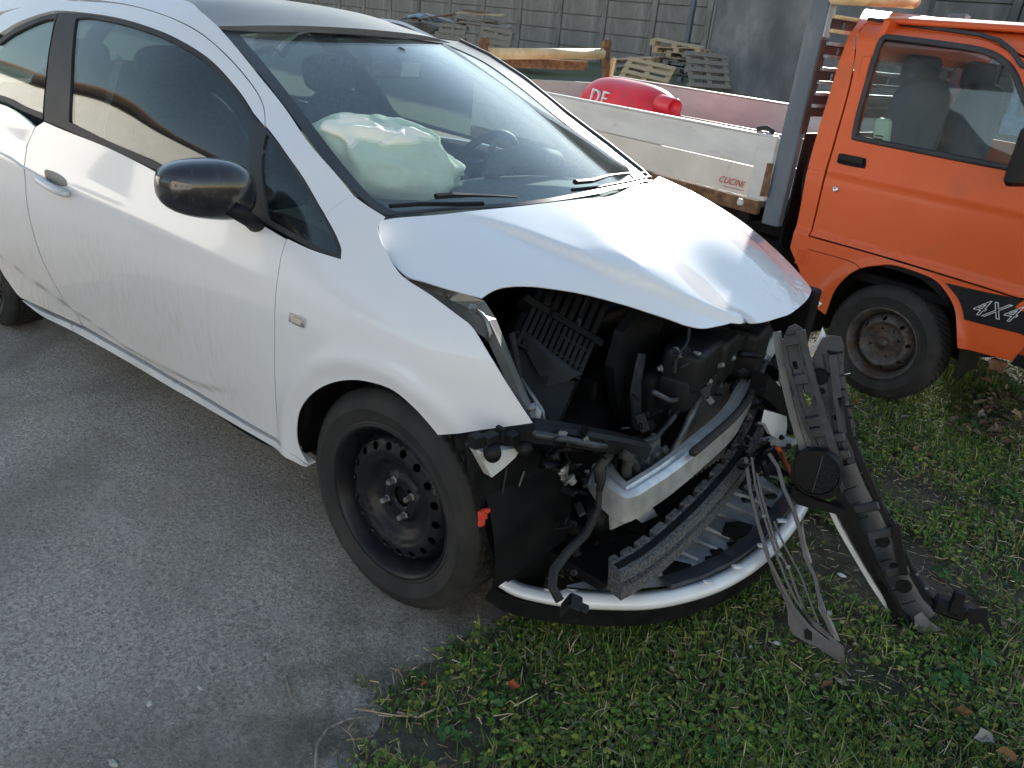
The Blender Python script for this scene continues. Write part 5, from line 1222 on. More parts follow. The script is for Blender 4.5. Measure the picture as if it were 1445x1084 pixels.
#@@ BUMPER
# ------------------------------------------------------------------ torn bumper cover standing beside the car
def torn_bumper():
    a = V((.62, .2, .75))-V((1.13, .25, 0)); w = V((1, .25, 0)); n = a.cross(w).normalized()
    if n.dot(CP-V((1.13, .25, 0))) < 0: n = -n
    c0 = n.dot(V((1.13, .25, 0)))
    def F(u, v, o=0): return on(u, v, n, c0+o)
    def FS(L, o=0): return [F(u, v, o) for u, v in L]
    t = thing('torn_bumper', 'long dark grey plastic bumper cover torn off and leaning from car to grass', 'car bumper', (1.1, .25, 0))
    # rear sheet (outer skin)
    L = [(1146, 505), (1160, 478), (1172, 474), (1186, 476), (1191, 488), (1190, 520), (1196, 560), (1206, 600), (1207, 625), (1218, 660), (1226, 685), (1240, 700), (1252, 718), (1264, 740), (1268, 760), (1290, 800), (1318, 840), (1335, 855), (1318, 870), (1300, 888), (1280, 888), (1264, 862), (1246, 822), (1224, 775), (1205, 738), (1190, 708), (1182, 690), (1172, 640), (1160, 590), (1150, 540)]
    b = B(); b.plate(FS(L), -n*.012); b.make('outer_skin', 'darkplastic', t)
    # stepped flanges: long raised rails along the skin
    for pts, r, m in (([(1186, 560), (1197, 610), (1222, 668), (1243, 715), (1262, 755), (1290, 815), (1318, 858)], .010, 'blackplastic'),
                   ([(1175, 500), (1182, 560), (1190, 610), (1205, 660), (1232, 720), (1250, 765), (1275, 820)], .014, 'darkplastic'),
                   ([(1196, 662), (1210, 700), (1235, 750), (1258, 800), (1275, 840)], .018, 'darkplastic'),
                   ([(1178, 705), (1200, 750), (1228, 800), (1258, 848), (1272, 885)], .013, 'blackplastic')):
        b = B(); b.sweep(FS(pts, .006), [(-r, -.006), (r, -.006), (r*.8, .008), (-r*.8, .008)], up=n); b.make('stiffening_rail', m, t)
    # broad curved channel
    P = FS([(1192, 655), (1206, 690), (1228, 730), (1250, 775), (1268, 815), (1288, 850), (1308, 870)], .004)
    b = B(); b.sweep(P, [(-.038, -.004), (.038, -.004), (.032, .012), (.016, .018), (-.016, .018), (-.032, .012)], up=n); b.make('centre_channel', 'darkplastic', t, True, ang=30)
    P = FS([(1192, 690), (1205, 720), (1225, 765), (1248, 810), (1268, 850), (1280, 885)], .010)
    b = B(); b.sweep([p+(-w.normalized())*.018 for p in P], [(-.03, -.004), (.02, -.004), (.018, .004), (-.028, .004)], up=n); b.make('smooth_band', M['blackplastic'], t)
    for (u, v, s) in ((1222, 716, 1), (1242, 753, 1), (1266, 806, .9), (1187, 642, .7), (1181, 618, .6)):
        d = (F(u+18, v-3)-F(u, v)).normalized(); b = B(); b.box(F(u, v, .020), (.072*s, .028, .014), d, n.cross(d), n, ch=.004); b.make('clip_bridge', 'darkplastic', t)
    for (u, v) in ((1204, 620), (1208, 650), (1222, 672), (1228, 690), (1238, 705), (1254, 728), (1198, 575), (1193, 530)):
        d = (F(u+18, v-3)-F(u, v)).normalized(); b = B(); b.box(F(u-6, v, .004), (.05, .004, .012), d, n.cross(d), n, ch=.001); b.make('edge_rib', 'blackplastic', t)
    for (u, v, r) in ((1245, 765, .018), (1275, 828, .02), (1156, 532, .022), (1160, 553, .008), (1262, 800, .012)):
        b = B(); b.lathe(F(u, v, .010 if v < 600 else .024), n, [(0, .0), (r, 0), (r*1.15, -.004)], 16); b.make('clip_hole', 'baydark', t)
    # painted sickle edge at top and long white edge at the bottom left
    b = B(); b.plate(FS([(1138, 494), (1148, 488), (1156, 474), (1161, 461), (1166, 475), (1164, 484), (1150, 492), (1140, 503)], -.02), n*.006); b.make('painted_edge', 'white', t)
    b = B(); b.sweep(FS([(1174, 722), (1185, 745), (1205, 780), (1230, 822), (1252, 855), (1275, 888)], -.002), [(-.009, -.004), (.009, -.004), (.007, .006), (-.007, .006)], up=n); b.make('painted_edge', 'whiteplastic', t)
    P1 = [(1180, 722), (1195, 742), (1212, 776), (1237, 816), (1258, 846), (1278, 884)]
    b = B()
    vs = []; 
    b.plate(FS([(1176, 722), (1185, 705), (1215, 765), (1243, 815), (1265, 850), (1282, 884), (1270, 878), (1248, 846), (1225, 806), (1200, 765)], -.012), -n*.006); b.make('inner_web', 'darkplastic', t)
    for u, v in ((1212, 785), (1232, 812), (1252, 842), (1195, 752)):
        b = B(); b.box(F(u+2, v, -.004), (.03, .03, .008), (F(u+10, v)-F(u, v)).normalized(), None or n.cross((F(u+10, v)-F(u, v)).normalized()), n, ch=.002); b.make('web_window', 'greywhite', t)
    rr = random.Random(9)
    edge = [(1191, 490), (1190, 520), (1196, 560), (1206, 600), (1207, 625), (1218, 660), (1226, 685), (1240, 700), (1252, 718), (1264, 740), (1268, 760), (1290, 800), (1318, 840)]
    for i in range(len(edge)-1):
        for h_ in (.25, .75):
            u = edge[i][0]*(1-h_)+edge[i+1][0]*h_; v = edge[i][1]*(1-h_)+edge[i+1][1]*h_; L_ = rr.uniform(8, 18)
            p, q = F(u-1, v, .004), F(u-L_, v+rr.uniform(-2, 3), .004); b = B(); b.box((p+q)/2, ((p-q).length, rr.uniform(.003, .007), rr.uniform(.008, .016)), p-q, n.cross(p-q), n, ch=.001); b.make('edge_rib', rr.choice(['blackplastic', 'darkplastic', 'greypaint']), t)
            if rr.random() < .45:
                b = B(); b.box(F(u-L_-rr.uniform(2, 8), v, .002), (rr.uniform(.012, .03), rr.uniform(.006, .012), .006), w, n.cross(w), n, ch=.001); b.make('slot', 'baydark', t)
    for k in range(9):
        u = 1196+k*10.5; v = 690+k*20; d_ = (F(u+12, v+20)-F(u, v)).normalized()
        b = B(); b.box(F(u+2, v, .019), (.004, rr.uniform(.02, .05), .008), d_, n.cross(d_), n, ch=.001); b.make('channel_rib', 'blackplastic', t)
    for (u0, v0, u1, v1) in ((1162, 500, 1178, 600), (1168, 560, 1186, 640), (1176, 520, 1180, 560)):
        b = B(); b.tube([F(u0, v0, .003), F(u1, v1, .003)], .0025, 5); b.make('surface_rib', 'darkplastic', t)
    # curled foot and hooks on the ground
    b = B(); b.plate(FS([(1290, 868), (1300, 862), (1312, 876), (1328, 888), (1300, 892), (1292, 885)], .02), n*.008); b.make('foot', 'greypaint', t)
    b = B(); b.box(F(1340, 857, 0), (.09, .05, .05), w, n.cross(w), n, ch=.01); b.box(F(1350, 850, .02), (.03, .07, .03), w, n.cross(w), n, ch=.004); b.make('end_bracket', 'blackplastic', t)
    b = B(); b.plate(FS([(1360, 858), (1390, 860), (1400, 898), (1392, 890), (1384, 878), (1368, 880)], 0), n*.008); b.make('hook', 'blackplastic', t)
    b = B(); b.tube(FS([(1335, 850), (1352, 856), (1366, 862)], 0), .008, 6); b.make('hook_stem', 'blackplastic', t, True)
    b = B(); b.sweep(FS([(1264, 742), (1268, 765), (1272, 790), (1276, 810)], .03), [(-.01, -.01), (.01, -.01), (.01, .01), (-.01, .01)], up=n); b.make('loose_clip', 'blackplastic', t)
    # ---- grille support in front (perforated bar)
    g = thing('grille_support', 'narrow perforated grey plastic bar standing in front of the torn bumper', 'car part', (.85, .12, .2))
    O = .05
    SH = [(1104, 480, 'o'), (1112, 462), (1122, 458), (1132, 464), (1133, 490), (1142, 530), (1155, 575), (1168, 618), (1182, 655), (1192, 690), (1188, 696), (1172, 660), (1165, 650), (1160, 632), (1140, 600), (1128, 560), (1118, 520), (1110, 500)]
    sf = Surf(None, None, None, n)
    O0 = F(1104, 480, O); e1 = w.normalized(); e2 = n.cross(e1)
    def ab(u, v): p = F(u, v, O)-O0; return V((p.dot(e1), p.dot(e2)))
    fl = Surf(None, lambda a_, b_: O0+e1*a_+e2*b_, None, n)
    hole = lambda L: [ab(*q) for q in L]
    outl = [ab(q[0], q[1]) for q in SH]
    holes = [hole([(1117, 511), (1124, 509), (1127, 521), (1120, 522)]), hole([(1131, 552), (1138, 549), (1146, 566), (1142, 576), (1146, 574), (1140, 577), (1136, 566)]), hole([(1158, 640), (1164, 636), (1168, 644), (1163, 650)])]
    panel('bar_sheet', fl, outl, 'darkplastic', g, .02, thick=.01, holes=holes, raw=True)
    for pts, r in (([(1105, 478), (1112, 515), (1122, 548), (1127, 570), (1140, 605), (1150, 625), (1163, 650)], .006), ([(1131, 466), (1137, 500), (1148, 540), (1160, 580), (1172, 620), (1184, 655)], .010), ([(1126, 466), (1131, 495), (1140, 530), (1152, 570)], .004)):
        b = B(); b.sweep(FS(pts, O+.006), [(-r, -.008), (r, -.008), (r, .012), (-r, .012)], up=n); b.make('bar_flange', 'darkplastic', g)
    for (u, v, s) in ((1132, 535, 1), (1118, 480, 1), (1150, 595, 1), (1163, 600, .6), (1140, 548, .5), (1155, 610, 1)):
        d = (F(u+18, v-3)-F(u, v)).normalized(); b = B(); b.box(F(u, v, O+.01), (.045*s, .03, .014), d, n.cross(d), n, ch=.003); b.make('raised_pad', 'darkplastic', g)
    P = FS([(1096, 468), (1100, 500), (1110, 550), (1120, 590), (1132, 630), (1142, 652)], O-.01)
    b = B(); b.sweep(P, [(-.012, -.004), (.012, -.004), (.010, .006), (-.010, .006)], up=n); b.make('side_strut', 'greypaint', g)
    P = FS([(1118, 560), (1126, 590), (1136, 620), (1144, 650)], O-.02)
    b = B(); b.sweep(P, [(-.022, -.004), (.022, -.004), (.018, .008), (-.018, .008)], up=n); b.make('side_strut', 'greypaint', g)
    b = B(); b.plate(FS([(1165, 645), (1180, 642), (1190, 655), (1188, 670), (1176, 668)], O+.02), n*.02); b.make('knuckle', 'blackplastic', g)
    # round fog-lamp blank with mesh
    c = F(1152, 668, O+.05); R_ = .068
    b = B(); b.lathe(c, n, [(0, .0), (R_*.9, .0), (R_*.93, .006), (R_, .006), (R_*1.03, -.004), (R_*1.02, -.03)], 36); fb = b.make('round_blank', 'blackplastic', g, True, ang=30)
    k = 0
    for i in range(5):
        for j in range(9):
            x = .012+i*.011; y = -.045+j*.0115+(.005 if i % 2 else 0)
            if x*x+y*y < (R_*.86)**2:
                b = B(); b.lathe(c+e1*x+e2*y+n*.001, n, [(.0035, .0), (.0045, .003), (.0055, .0)], 6); b.make('mesh_cell', 'darkplastic', fb)
    b = B(); b.box(c+e1*.004+n*.002, (.004, R_*1.7, .006), e1, e2, n, ch=.001); b.make('mesh_divider', 'darkplastic', fb)
    b = B(); b.plate(FS([(1120, 690), (1135, 698), (1150, 706), (1172, 712), (1193, 722), (1190, 728), (1165, 722), (1145, 718), (1125, 712), (1115, 700)], O+.02), -n*.02); b.make('lower_arm', 'blackplastic', g)
    b = B(); b.plate(FS([(1122, 640), (1140, 632), (1165, 640), (1185, 660), (1182, 700), (1160, 706), (1140, 704), (1124, 690)], O), -n*.02); b.make('backing', 'blackplastic', g)
    # ---- dangling grille slats
    d = thing('hanging_grille', 'thin bundle of broken dark grille strips hanging to the grass', 'car part', (1.0, -.05, 0))
    n2 = V((.35, -.94, 0)).normalized(); 
    top = V((.72, -.02, .40)); bot = Z(1190, 935, 0.01)
    a2 = top-bot; w2 = V((.9, .35, 0)); n2 = a2.cross(w2).normalized()
    if n2.dot(CP-bot) < 0: n2 = -n2
    c2 = n2.dot(bot)
    def G(L, o=0): return [on(u, v, n2, c2+o) for u, v in L]
    strips = [([(1052, 645), (1058, 690), (1070, 740), (1085, 790), (1105, 830), (1120, 858), (1142, 885), (1168, 905)], .006),
              ([(1060, 640), (1066, 685), (1080, 735), (1093, 775), (1108, 815), (1122, 845), (1142, 872), (1170, 896)], .004),
              ([(1068, 668), (1075, 700), (1088, 745), (1100, 780), (1112, 800), (1124, 835), (1135, 862), (1150, 882), (1180, 905)], .004),
              ([(1085, 640), (1098, 660), (1106, 690), (1120, 720), (1128, 745), (1136, 785), (1150, 815), (1155, 840), (1162, 865), (1175, 895)], .006),
              ([(1092, 735), (1102, 760), (1118, 790), (1130, 812), (1140, 840), (1155, 880)], .003)]
    for pts, r in strips:
        P = G(pts, r); b = B(); b.sweep(P, [(-r, -.006), (r, -.006), (r*.8, .008), (-r*.8, .008)], up=n2); b.make('grille_strip', 'darkplastic', d)
    b = B(); b.plate(G([(1086, 800), (1092, 812), (1105, 838), (1115, 850), (1128, 870), (1150, 885), (1172, 898), (1190, 912), (1192, 928), (1193, 942), (1175, 928), (1155, 915), (1135, 905), (1118, 895), (1112, 880), (1111, 860), (1104, 840), (1094, 822)]), -n2*.006); b.make('end_plate', 'darkplastic', d)
    b = B(); b.plate(G([(1134, 890), (1140, 887), (1146, 892), (1146, 904), (1136, 902)], .001), n2*.002); b.make('plate_window', 'baydark', d)
    b = B(); b.plate(G([(1132, 735), (1137, 765), (1146, 792), (1142, 800), (1136, 785), (1130, 755)], .002), n2*.006); b.make('strip_blade', 'greypaint', d)
    b = B(); b.plate(G([(1152, 825), (1160, 845), (1166, 862), (1176, 880), (1186, 905), (1178, 902), (1166, 880), (1155, 860)], .004), n2*.006); b.make('strip_blade', 'greypaint', d)
    for u, v in ((1100, 782), (1112, 800), (1092, 762), (1078, 728), (1170, 865)):
        b = B(); b.box(on(u, v, n2, c2+.01), (.014, .012, .010), w2, n2.cross(w2), n2, ch=.002); b.make('strip_tab', 'greypaint', d)
torn_bumper()

#@@ TRUCK
# ------------------------------------------------------------------ orange flatbed truck
TR = thing('orange_truck', 'small orange 4x4 flatbed truck with cream side boards', 'truck', T(-.5, .7, 0))
def tl(s, z):      # inward lean of the cab side
    w = 0
    if z > .98: w += (z-.98)*.13
    if z > 1.56: q = (z-1.56); w += q*q*14
    if z < .45: w += (.45-z)*.12
    zc = .70                                   # pressed step along the sill line
    w += .012*sst(zc-.012, zc+.004, z)*(1-.6*sst(.72, .95, z))
    w += .004*math.exp(-((z-.982)/.006)**2)
    # flared wheel arch
    r = sqrt((s-.0)**2+(z-.28)**2); w -= .018*math.exp(-((r-.36)/.03)**2)*(1 if z < .7 else 0)
    return w
cab = Surf(lambda P: tloc(P)[1]-tl(tloc(P)[0], tloc(P)[2]), lambda a, b_: T(a, tl(a, b_), b_), lambda P: (tloc(P)[0], tloc(P)[2]), TN)
def truck():
    DR = [(1224, 34, 'c'), (1300, 44), (1372, 54), (1410, 66), ('p', .30, 1.50), ('p', .42, 1.28), ('p', .50, 1.05), ('p', .55, .85), ('p', .52, .72, 'c'), (1445, 421), (1400, 408), (1335, 388), (1260, 365), (1143, 332, 'c'), (1160, 270), (1182, 190), (1205, 100)]
    WI_ = [(1245, 55, 'c'), (1250, 52), (1330, 62), (1385, 71), (1415, 85), (1432, 105), (1446, 140), ('p', .40, 1.25), ('p', .44, 1.155, 'c'), (1425, 237), (1330, 219), (1205, 194, 'c'), (1212, 160), (1232, 90)]
    panel('door', cab, DR, 'cab_orange', TR, .03, thick=.012, holes=[WI_])
    panel('door', cab, DR, 'cab_orange', TR, .05, thick=.012, holes=[WI_]).name = 'door'
    far = TR.children[-1]
    for v_ in far.data.vertices:
        s_, w_, z_ = tloc(v_.co); v_.co = T(s_, 1.395-w_, z_)
    # cab shell around the door
    SHL = [(1222, 13, 'c'), ('p', .2, 1.665), ('p', .3, 1.60), ('p', .44, 1.40), ('p', .56, 1.1), ('p', .66, .8), ('p', .70, .5), ('p', .68, .42, 'c'), (1443, 513), (1421, 508, 'c'), (1351, 491, 'c'), (1350, 460), (1345, 430), (1325, 400), (1300, 386), (1262, 374), (1240, 374), (1212, 379), (1190, 395), (1175, 415), (1164, 444, 'c'), (1148, 432), (1146, 425), (1115, 350, 'c'), (1130, 290), (1150, 200), (1180, 100), (1205, 40)]
    DRh = [(1222, 32, 'c'), (1300, 42), (1373, 52), (1412, 64), ('p', .305, 1.51), ('p', .428, 1.28), ('p', .508, 1.05), ('p', .558, .85), ('p', .526, .714, 'c'), (1445, 424), (1400, 411), (1335, 391), (1260, 368), (1140, 334, 'c'), (1157, 270), (1179, 190), (1202, 100)]
    sh = panel('cab_shell', cab, SHL, 'cab_orange', TR, .02, thick=.012, holes=[DRh])
    o2 = panel('cab_shell', cab, SHL, 'cab_orange', TR, .05, thick=.012, holes=[DRh])
    for v_ in o2.data.vertices:
        s_, w_, z_ = tloc(v_.co); v_.co = T(s_, 1.395-w_, z_)
    # dark backing closing the door gap
    panel('door_reveal', cab, [('p', -.53, .75), ('p', -.42, 1.6), ('p', .15, 1.62), ('p', .42, 1.3), ('p', .60, .8), ('p', .55, .66)], 'baydark', TR, .05, off=.016, thick=.01, holes=[WI_])
    # roof, rear wall, front, floor
    vs = []; fs = []; ns, nw = 10, 16
    for i in range(ns+1):
        s_ = -.47+.79*i/ns
        for j in range(nw+1):
            w_ = .17+1.055*j/nw; q = (w_-.6975)/.5275; z_ = 1.652+.035*(1-abs(q)**3)-.02*max(0, (s_-.1)/.3)**2
            vs.append(T(s_, w_, z_))
    for i in range(ns):
        for j in range(nw): k = i*(nw+1)+j; fs.append((k, k+1, k+nw+2, k+nw+1))
    o = mk('cab_roof', vs, fs, 'cab_orange', TR, True); o.modifiers.new('t', 'SOLIDIFY').thickness = .02
    b = B(); b.plate([T(-.50, .04, .45), T(-.50, 1.35, .45), T(-.50, 1.35, 1.1), T(-.47, 1.3, 1.16), T(-.47, .09, 1.16), T(-.50, .04, 1.1)], TD*.03)
    b.plate([T(-.46, .09, 1.50), T(-.46, 1.30, 1.50), T(-.44, 1.28, 1.66), T(-.44, .11, 1.66)], TD*.03)
    for w_ in (.10, 1.28): b.box(T(-.45, w_, 1.33), (.04, .08, .36), TD, TN)
    b.make('cab_rear_wall', 'cab_orange', TR)
    b = B(); b.plate([T(.66, .05, .42), T(.66, 1.35, .42), T(.60, 1.33, 1.0), T(.60, .07, 1.0)], -TD*.03); b.make('cab_front', 'cab_orange', TR)
    b = B(); b.plate([T(.60, .1, 1.0), T(.60, 1.3, 1.0), T(.34, 1.25, 1.6), T(.34, .15, 1.6)], -TD*.006); b.make('windscreen', 'truckglass', TR)
    b = B(); b.plate([T(-.46, .12, 1.17), T(-.46, 1.27, 1.17), T(-.45, 1.25, 1.5), T(-.45, .14, 1.5)], -TD*.006); b.make('rear_window', 'truckglass', TR)
    b = B(); b.box(T(.1, .7, .55), (1.1, 1.25, .05), TD, -TN); b.make('cab_floor', 'baydark', TR)
    # seat, dash, wheel
    b = B(); b.add(*superell(T(-.22, .7, .86), .20, .55, .09, TD, -TN, V((0, 0, 1)), 5)); st = b.make('bench_seat', 'blueseat', TR, True)
    for w_ in (.38, 1.02):
        b = B(); b.add(*superell(T(-.30, w_, 1.16), .06, .24, .28, (TD+V((0, 0, .15))).normalized(), -TN, V((0, 0, 1)), 4)); b.make('backrest', 'blueseat', st, True)
        b = B(); b.add(*superell(T(-.34, w_, 1.47), .05, .13, .07, TD, -TN, V((0, 0, 1)), 4)); b.make('headrest', 'blueseat', st, True)
    b = B(); b.box(T(.42, .7, .98), (.25, 1.2, .2), TD, -TN, ch=.05); b.make('dashboard', 'dash', TR)
    c = T(.16, 1.03, 1.06); ax = (TD*-1+V((0, 0, 1.2))).normalized(); e1 = TN; e2 = ax.cross(e1)
    b = B(); b.tube([c+(e1*cos(a)+e2*sin(a))*.18 for a in [2*pi*i/28 for i in range(29)]], .013, 8, cap=False); b.tube([c-e1*.17, c+e1*.17], .012, 8); b.tube([c, c-ax*.3], .02, 8); b.make('steering_wheel', 'blackplastic', TR, True)
    # door glass + seal + hardware
    panel('window_glass', cab, [(1242, 52, 'c'), (1330, 59), (1388, 68), (1418, 82), (1436, 105), ('p', .37, 1.33), ('p', .45, 1.15, 'c'), (1425, 241), (1330, 223), (1201, 198, 'c')], 'truckglass', TR, .04, off=.010, thick=.004)
    sp = outline2d(cab, WI_, .03); P = [cab.pt(q.x, q.y)+TN*.002 for q in sp]; P.append(P[0])
    b = B(); b.tube(P, .013, 8, cap=False, flat=.6, up=TN); b.make('window_seal', 'rubberseal', TR, True)
    b = B(); b.tube([cab.cast(u, v)+TN*.012 for u, v in ((1228, 27), (1260, 32), (1300, 38), (1345, 44), (1385, 50), (1412, 58), (1430, 72), (1443, 92))]+[T(.33, -.0+tl(.33, 1.50), 1.50)+TN*.012, T(.45, tl(.45, 1.25), 1.25)+TN*.012], .010, 8); b.make('drip_rail', 'rubberseal', TR, True)
    panel('handle_recess', cab, [(1184, 217, 'c'), (1222, 224, 'c'), (1222, 234), (1220, 238), (1184, 231), (1182, 226)], 'baydark', TR, .01, off=-.002, thick=.004)
    b = B(); p0, p1 = cab.cast(1187, 221), cab.cast(1220, 228); b.box((p0+p1)/2+TN*.012, ((p1-p0).length, .012, .030), p1-p0, TN, ch=.004); b.make('handle', 'blackplastic', TR)
    b = B(); b.lathe(cab.cast(1180, 267), TN, [(0, .010), (.005, .010), (.006, .014), (.012, .014), (.015, .006), (.016, -.002)], 20); b.make('door_lock', 'chrome', TR, True)
    # door mirror at the right edge of the picture
    c = T(.40, -.16, 1.22); b = B(); b.box(c, (.05, .13, .22), (TD+TN*.25).normalized(), (-TN+TD*.25).normalized(), ch=.018); mr_ = b.make('side_mirror', 'blackplastic', TR)
    b = B(); b.tube([c+V((0, 0, -.06)), T(.44, -.02, 1.16), T(.44, .05, 1.14)], .012, 8); b.make('mirror_arm', 'blackplastic', mr_, True)
    # black decal with outlined 4X4
    panel('side_decal', cab, [(1334, 399, 'c'), (1390, 412), (1445, 424), ('p', .50, .63), ('p', .70, .62, 'c'), ('p', .70, .49, 'c'), (1441, 471, 'c'), (1400, 461), (1361, 451, 'c'), (1358, 435), (1350, 418)], 'decal', TR, .02, off=-.003, thick=.002)
    o = cab.cast(1368, 443)+TN*.006; ex = (cab.cast(1441, 458)-cab.cast(1368, 443)); W_ = ex.length
    text_obj('decal_text', '4X4', .098, o+V((0, 0, .004)), ex, V((0, 0, 1)), 'wletters', TR, shear=.45, outline=.0016, space=1.02)
    # pressed grooves behind the door
    for k in range(5):
        b = B(); p = cab.cast(1127+k*4, 352+k); q = cab.cast(1122+k*4, 372+k); b.tube([p, q], .003, 6); b.make('pressed_rib', 'cab_orange', TR)
    b = B(); b.tube([cab.cast(u, v)+TN*-.001 for u, v in ((1140, 352), (1170, 360), (1195, 367), (1208, 373), (1213, 379))], .0022, 6); b.make('panel_seam', 'baydark', TR)
    # front corner bumper in black at the very edge
    b = B(); b.plate([T(.56, .0, .40), T(.74, .0, .40), T(.76, .0, .52), T(.60, .0, .56)], -TN*1.38); b.make('front_bumper', 'blackplastic', TR)
    b = B(); b.box(T(.50, .06, .36), (.06, .03, .05), TD, TN); b.make('jack_bracket', 'rust', TR)
    # wheels
    for s_, zc in ((0, .28), (-2.25, .28)):
        for sgn in (0, 1):
            ax = TN if sgn == 0 else -TN; c = T(s_, .03 if sgn == 0 else 1.365, zc)
            t = tyre(c, ax, .277, .168, .150, TR, nb=56, lug=.008); t.name = 'wheel'
            b = B(); b.lathe(c, ax, [(.172, -.016), (.175, -.010), (.171, -.004), (.165, -.007), (.160, -.018), (.152, -.03), (.146, -.05), (.14, -.07), (.138, -.12)], 56); b.make('rim', 'rimrust', t, True)
            pf = [(0, -.035), (.03, -.036), (.05, -.045), (.085, -.045), (.098, -.026), (.108, -.022), (.128, -.040), (.14, -.065)]
            hs = [(.119, 2*pi*i/8+.2, .010) for i in range(8)]+[(.068, 2*pi*i/4+.4, .007) for i in range(4)]
            disc_with_holes(c, ax, V((0, 0, 1)), .024, .139, hs, lambda r: interp(pf, r), 'rim_disc', 'rimrust', t)
            b = B(); b.lathe(c, ax, [(0, -.010), (.014, -.010), (.017, -.014), (.023, -.016), (.026, -.03), (.03, -.045)], 20); b.lathe(c, ax, [(0, -.1), (.14, -.1)], 30); b.make('hub', 'rimrust', t, True)
            for i in range(4):
                a = 2*pi*i/4+1.2; e2 = ax.cross(V((0, 0, 1))); p = c+(V((0, 0, 1))*cos(a)+e2*sin(a))*.068-ax*.045
                b = B(); b.lathe(p, ax, [(0, .012), (.008, .012), (.009, 0), (.011, -.004)], 6); b.make('wheel_nut', 'rimrust', t)
    b = B(); b.lathe(T(0, .0, .28), TN, [(.365, -.01), (.355, -.28), (0, -.28)], 28, -.1, pi+.2, e1=TD); b.make('wheel_arch_liner', 'baydark', TR, True)
    b = B(); b.tube([T(.05, .22, .25), T(.09, .22, .58)], .03, 12); b.make('suspension_strut', 'greypaint', TR, True)
    b = B(); b.box(T(-.45, .06, .30), (.02, .14, .20), TD, -TN); b.make('mudflap', 'blackplastic', TR)
    # chassis
    b = B(); 
    for w_ in (.35, 1.05): b.box(T(-1.7, w_, .60), (3.3, .07, .12), TD, -TN)
    for s_ in (-.9, -1.6, -2.3, -3.0): b.box(T(s_, .7, .68), (.07, 1.3, .06), TD, -TN)
    b.make('chassis', 'baydark', TR)
    b = B(); b.box(T(-.9, .35, .45), (.35, .3, .22), TD, -TN); b.make('battery_box', 'baydark', TR)
    # bed floor and boards
    b = B(); b.box(T(-2.06, .70, .765), (2.52, 1.36, .04), TD, -TN); b.make('bed_floor', 'greyalu', TR)
    b = B(); b.box(T(-2.06, .02, .745), (2.52, .04, .07), TD, -TN); b.make('bed_rail', 'rust', TR)
    z0, z1 = .79, 1.10; s0, s1 = -3.30, -.77
    for w_, zt in ((0, 1.10), (1.38, 1.17)):
        k = 2; hgt = (zt-z0)/k
        for j in range(k):
            m = 'bedalu' if (j == 1 or w_ > 0) else 'bedcream'
            b = B(); b.box(T((s0+s1)/2, w_, z0+hgt*(j+.5)), (s1-s0, .024, hgt-.003), TD, TN, ch=.004); b.make('side_board', m, TR)
        b = B(); b.box(T((s0+s1)/2, w_, zt+.004), (s1-s0, .034, .010), TD, TN, ch=.003); b.make('board_cap', 'bedalu', TR)
    # end post of near board with slot and rivets
    b = B(); b.box(T(-.812, -.002, .945), (.105, .032, .312), TD, TN, ch=.004); ep = b.make('board_end_post', 'bedalu', TR)
    P = [TW(1083, 230, -.018), TW(1092, 231, -.018), TW(1083, 278, -.018), TW(1072, 277, -.018)]; b = B(); b.plate(P, TN*.002); b.make('rusty_slot', 'rust', ep)
    for uv in ((1077, 211), (1069, 241), (1063, 264)):
        b = B(); b.lathe(TW(*uv, -.012), TN, [(0, .005), (.006, .003), (.008, 0)], 10); b.make('rivet', 'greyalu', ep)
    b = B(); b.box(TW(1045, 285, -.01), (.035, .03, .035), TD, TN, ch=.008); b.make('board_hinge', 'bedalu', TR)
    p = TW(1013, 256, -.0215); q = TW(1057, 267, -.0215)
    text_obj('board_lettering', 'CUCINI', .047, p, q-p, V((0, 0, 1)), 'letters', TR, extr=.0005, shear=.35)
    b = B(); b.box((TW(1018, 262, -.0215)+TW(1052, 270, -.0215))/2, (.13, .001, .003), q-p, TN, ch=.0002); b.make('lettering_underline', 'letters', TR)
    # tail board
    b = B(); b.box(T(-3.30, .70, 1.05), (.03, 1.36, .14), TD, TN, ch=.003); b.make('tail_board', 'bedcream', TR)
    b = B(); b.box(T(-3.30, .70, .88), (.03, 1.36, .17), TD, TN, ch=.003); b.make('tail_board', 'bedcream', TR)
    # rear ladder rest: cream tube between rusty brackets
    c0, c1 = TS(690, 76, -3.4), TS(850, 76, -3.4)
    b = B(); b.tube([c0, c1], .040, 16); lr = b.make('rear_tube', 'yellowpaint', TR, True)
    for u, v0, v1 in ((683, 60, 120), (856, 62, 118)):
        a, c = TS(u, v0, -3.4), TS(u-2, v1, -3.4); b = B(); b.box((a+c)/2, (.03, .075, (a-c).length), TD, TN, (a-c), ch=.008); b.lathe(a+V((0, 0, 0)), TD, [(0, .02), (.037, .02), (.037, -.02), (0, -.02)], 18); b.make('rusty_bracket', 'rust', TR)
    a, c = TS(867, 82, -3.38), TS(861, 112, -3.38); b = B(); b.box((a+c)/2, (.03, .03, (a-c).length), TD, TN, (a-c), ch=.004); b.make('corner_stake', 'yellowpaint', TR)
    a, c = TS(715, 88, -3.45), TS(828, 93, -3.45); b = B(); b.box((a+c)/2, ((a-c).length, .04, .07), a-c, TD, ch=.01)
    b.make('lower_crossbar', 'rust', TR)
    # headboard
    for w_ in (.0, 1.38):
        b = B(); b.box(T(-.705, w_+.02, 1.23), (.098, .05, 1.10), TD, TN, ch=.006); b.make('headboard_post', 'postgrey', TR)
        b = B(); b.box(T(-.652, w_+.022, 1.67), (.008, .052, .2), TD, TN, ch=.001); b.make('post_edge', 'greywhite', TR)
        b = B(); b.box(T(-.652, w_+.022, 1.35), (.008, .052, .42), TD, TN, ch=.001); b.make('post_edge', 'maroon', TR)
